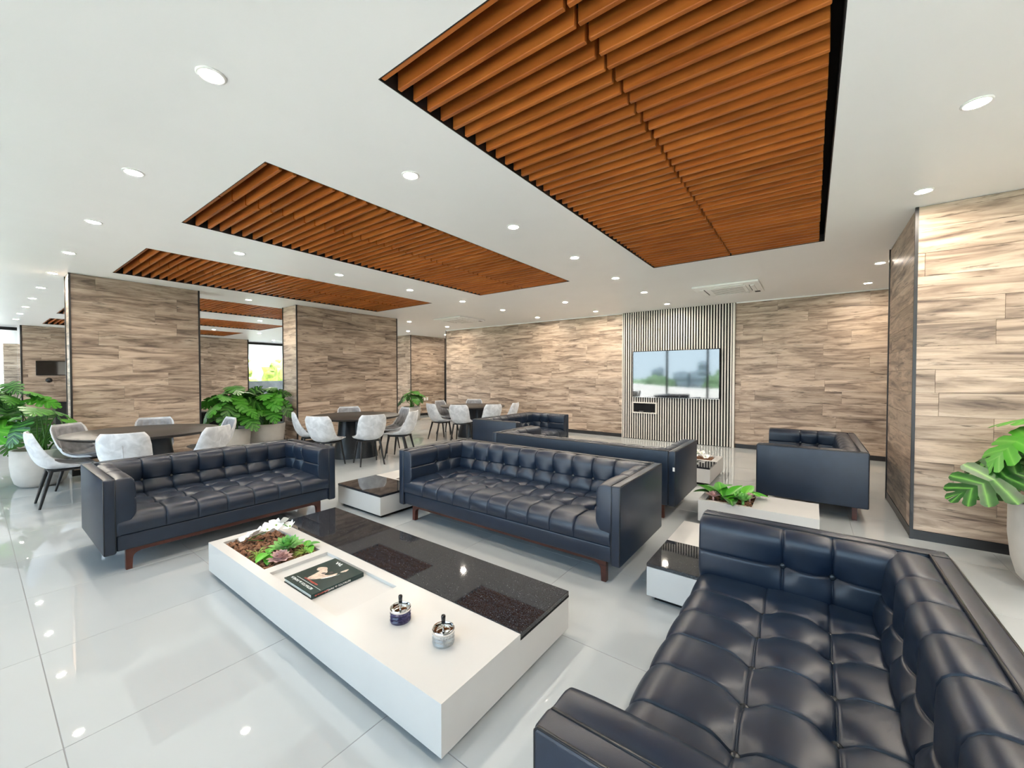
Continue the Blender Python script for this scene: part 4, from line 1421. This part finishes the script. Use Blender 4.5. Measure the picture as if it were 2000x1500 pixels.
def ashtray(label, x, y, glass):
    t = thing('spin_ashtray', label, 'ashtray', (x, y, CH), 0, 'push-top glass ashtrays')
    R, H_ = .052, .052
    # cut glass bowl with a diamond relief
    n, m = 22, 6
    v, f = [], []
    for j in range(m + 1):
        z = .001 + H_ * j / m
        for k in range(n):
            a = 2 * PI * (k + .5 * (j % 2)) / n
            r = R * (.97 if j in (0, m) else (1.0 if (j % 2) else .90))
            v.append((r * math.cos(a), r * math.sin(a), z))
    for j in range(m):
        for k in range(n):
            k2 = (k + 1) % n
            f.append((j*n+k, j*n+k2, (j+1)*n+k2, (j+1)*n+k))
    f.append(tuple(range(n))[::-1]); f.append(tuple(m*n + k for k in range(n)))
    MB().add(v, f).build('glass_bowl', glass, t)
    z = H_ + .0015
    MB().lathe([(R * .97, z), (R * 1.0, z + .002), (R * 1.0, z + .013), (R * .96, z + .0155), (R * .90, z + .014), (R * .86, z + .004), (.012, z + .0015)], 40).build('metal_collar', 'chrome', t, 45)
    MB().lathe([(R * .55, z + .003), (R * .62, z + .006), (R * .5, z + .008), (.008, z + .010)], 32).build('spin_plate', 'chrome', t, 45)
    MB().lathe([(.0055, z + .008), (.0045, z + .03), (.006, z + .033)], 14).build('rod', 'chrome', t, True)
    MB().lathe([(.007, z + .033), (.0088, z + .036), (.0105, z + .068), (.0085, z + .073), (.002, z + .074)], 18).build('push_knob', 'tv_bezel', t, 50)
ashtray('violet cut glass ashtray with chrome push top', -1.66, 1.285, 'glass_violet')
ashtray('clear cut glass ashtray with chrome push top', -1.36, 1.295, 'glass_clear')

# ------------------------------------------------------------------ outdoors beyond the glass
gnd = MB().box(-60, 40, -9, YF - .06, -.25, -.06).build('ground', 'terrace')
tag(gnd, 'brownish terrace paving outside the glazed front', None, None, 'structure')
gnd2 = MB().box(-60, XL - 12, YF - .06, 30, -.25, -.06).build('ground_far', 'terrace')
tag(gnd2, 'paving outside beyond the far end', None, None, 'structure')
MB().box(-900, 900, -900, -9, -6.0, -5.6).build('land', 'land_green')
tag(bpy.data.objects['land'], 'green land falling away below the terrace', None, None, 'structure')
MB().box(-900, -60, -9, 900, -6.0, -5.6).build('land_west', 'land_green')
tag(bpy.data.objects['land_west'], 'green land beyond the garden', None, None, 'structure')
mb = MB()
pts = []
for k in range(60):
    x = -24 + k * .6
    pts.append((x, -4.6 - 1.2 * math.sin(x * .35) - .3 * math.sin(x * .9), 1.02 + .16 * math.sin(x * .5 + .6)))
v, f = [], []
for (x, y, h_) in pts:
    v += [(x, y, -.06), (x, y, h_), (x, y - .2, h_), (x, y - .2, -.06)]
for k in range(len(pts) - 1):
    for q in range(4):
        f.append((k*4+q, k*4+(q+1) % 4, (k+1)*4+(q+1) % 4, (k+1)*4+q))
mb.add(v, f).build('terrace_parapet', 'parapet_white', None, 40)
tag(bpy.data.objects['terrace_parapet'], 'curved pale terrace parapet outside the glazed front', 'parapet')
gw = MB().box(-24.3, -24.0, 6.0, 16, -.06, 1.22).build('garden_wall', 'stone_grey')
tag(gw, 'low grey stone wall outside the garden window', 'wall')
def tree(label, x, y, z, r, h, mat, seed):
    rnd = random.Random(seed)
    t = thing('garden_tree', label, 'tree', (x, y, z), 0, 'trees outside the windows')
    mb = MB()
    bm = bmesh.new()
    bmesh.ops.create_icosphere(bm, subdivisions=3, radius=1)
    bv = [v.co.copy() for v in bm.verts]; bf = [[v.index for v in f_.verts] for f_ in bm.faces]
    bm.free()
    for k in range(6):
        c = Vector((rnd.uniform(-.6, .6) * r, rnd.uniform(-.6, .6) * r, h - r * .7 + rnd.uniform(-.35, .35) * r))
        s_ = r * rnd.uniform(.5, .75)
        off = Vector((rnd.uniform(0, 50),) * 3)
        mb.add([tuple(c + q * s_ * (1 + .35 * mnoise.noise(q * 3 + off) + .22 * mnoise.noise(q * 8 + off))) for q in bv], bf)
    mb.build('crown', mat, t, True)
    MB().tube([(0, 0, 0), (.1, .05, h * .4), (0, 0, h - r * .6)], [r * .12, r * .09, r * .06], 8).build('trunk', 'tree_bark', t, True)
for k in range(3):
    tree('%s sunlit yellow green tree beyond the garden window' % ORD[k], -44, 13.6 + 7.6 * k, -5.6, 2.5 + .2 * (k % 2), 8.6 + .4 * (k % 2), 'tree_yellow', 30 + k)
for k in range(8):
    tree('%s dark tree below the terrace, only mirrored in the TV' % ORD[k], -66 + 11 * k, -46 - 6 * (k % 3), -5.6, 3.2 + .5 * (k % 2), 6.6 + .45 * (k % 3), 'tree_green', 50 + k)
def tower(label, x, y, w, d, h, seed):
    t = thing('tower_block', label, 'building', (x, y, -5.6), 0, 'skyline mirrored in the TV')
    MB().box(-w/2, w/2, -d/2, d/2, 0, h).build('walls', 'tower_grey', t)
    for k in range(int(h / 3.4)):
        MB().box(-w/2 + .4, w/2 - .4, d/2, d/2 + .15, 1.2 + k * 3.4, 2.6 + k * 3.4).build('window_band', 'tower_window', t)
    MB().box(-w/4, w/4, -d/4, d/4, h, h + .7).build('roof_plant', 'tower_grey', t)
for k, (x, y, w, h) in enumerate([(-46.5, -215, 4.6, 14.6), (-52, -235, 9, 9.8), (-61, -230, 8, 9.2), (-69, -215, 3.2, 11.6), (-74, -225, 4.5, 10.8), (-40, -240, 5, 10.5), (-84, -200, 6, 15), (-57, -260, 9, 10)]):
    tower('%s hazy tower block of the skyline in the TV reflection' % ORD[k], x, y, w, w, h, k)
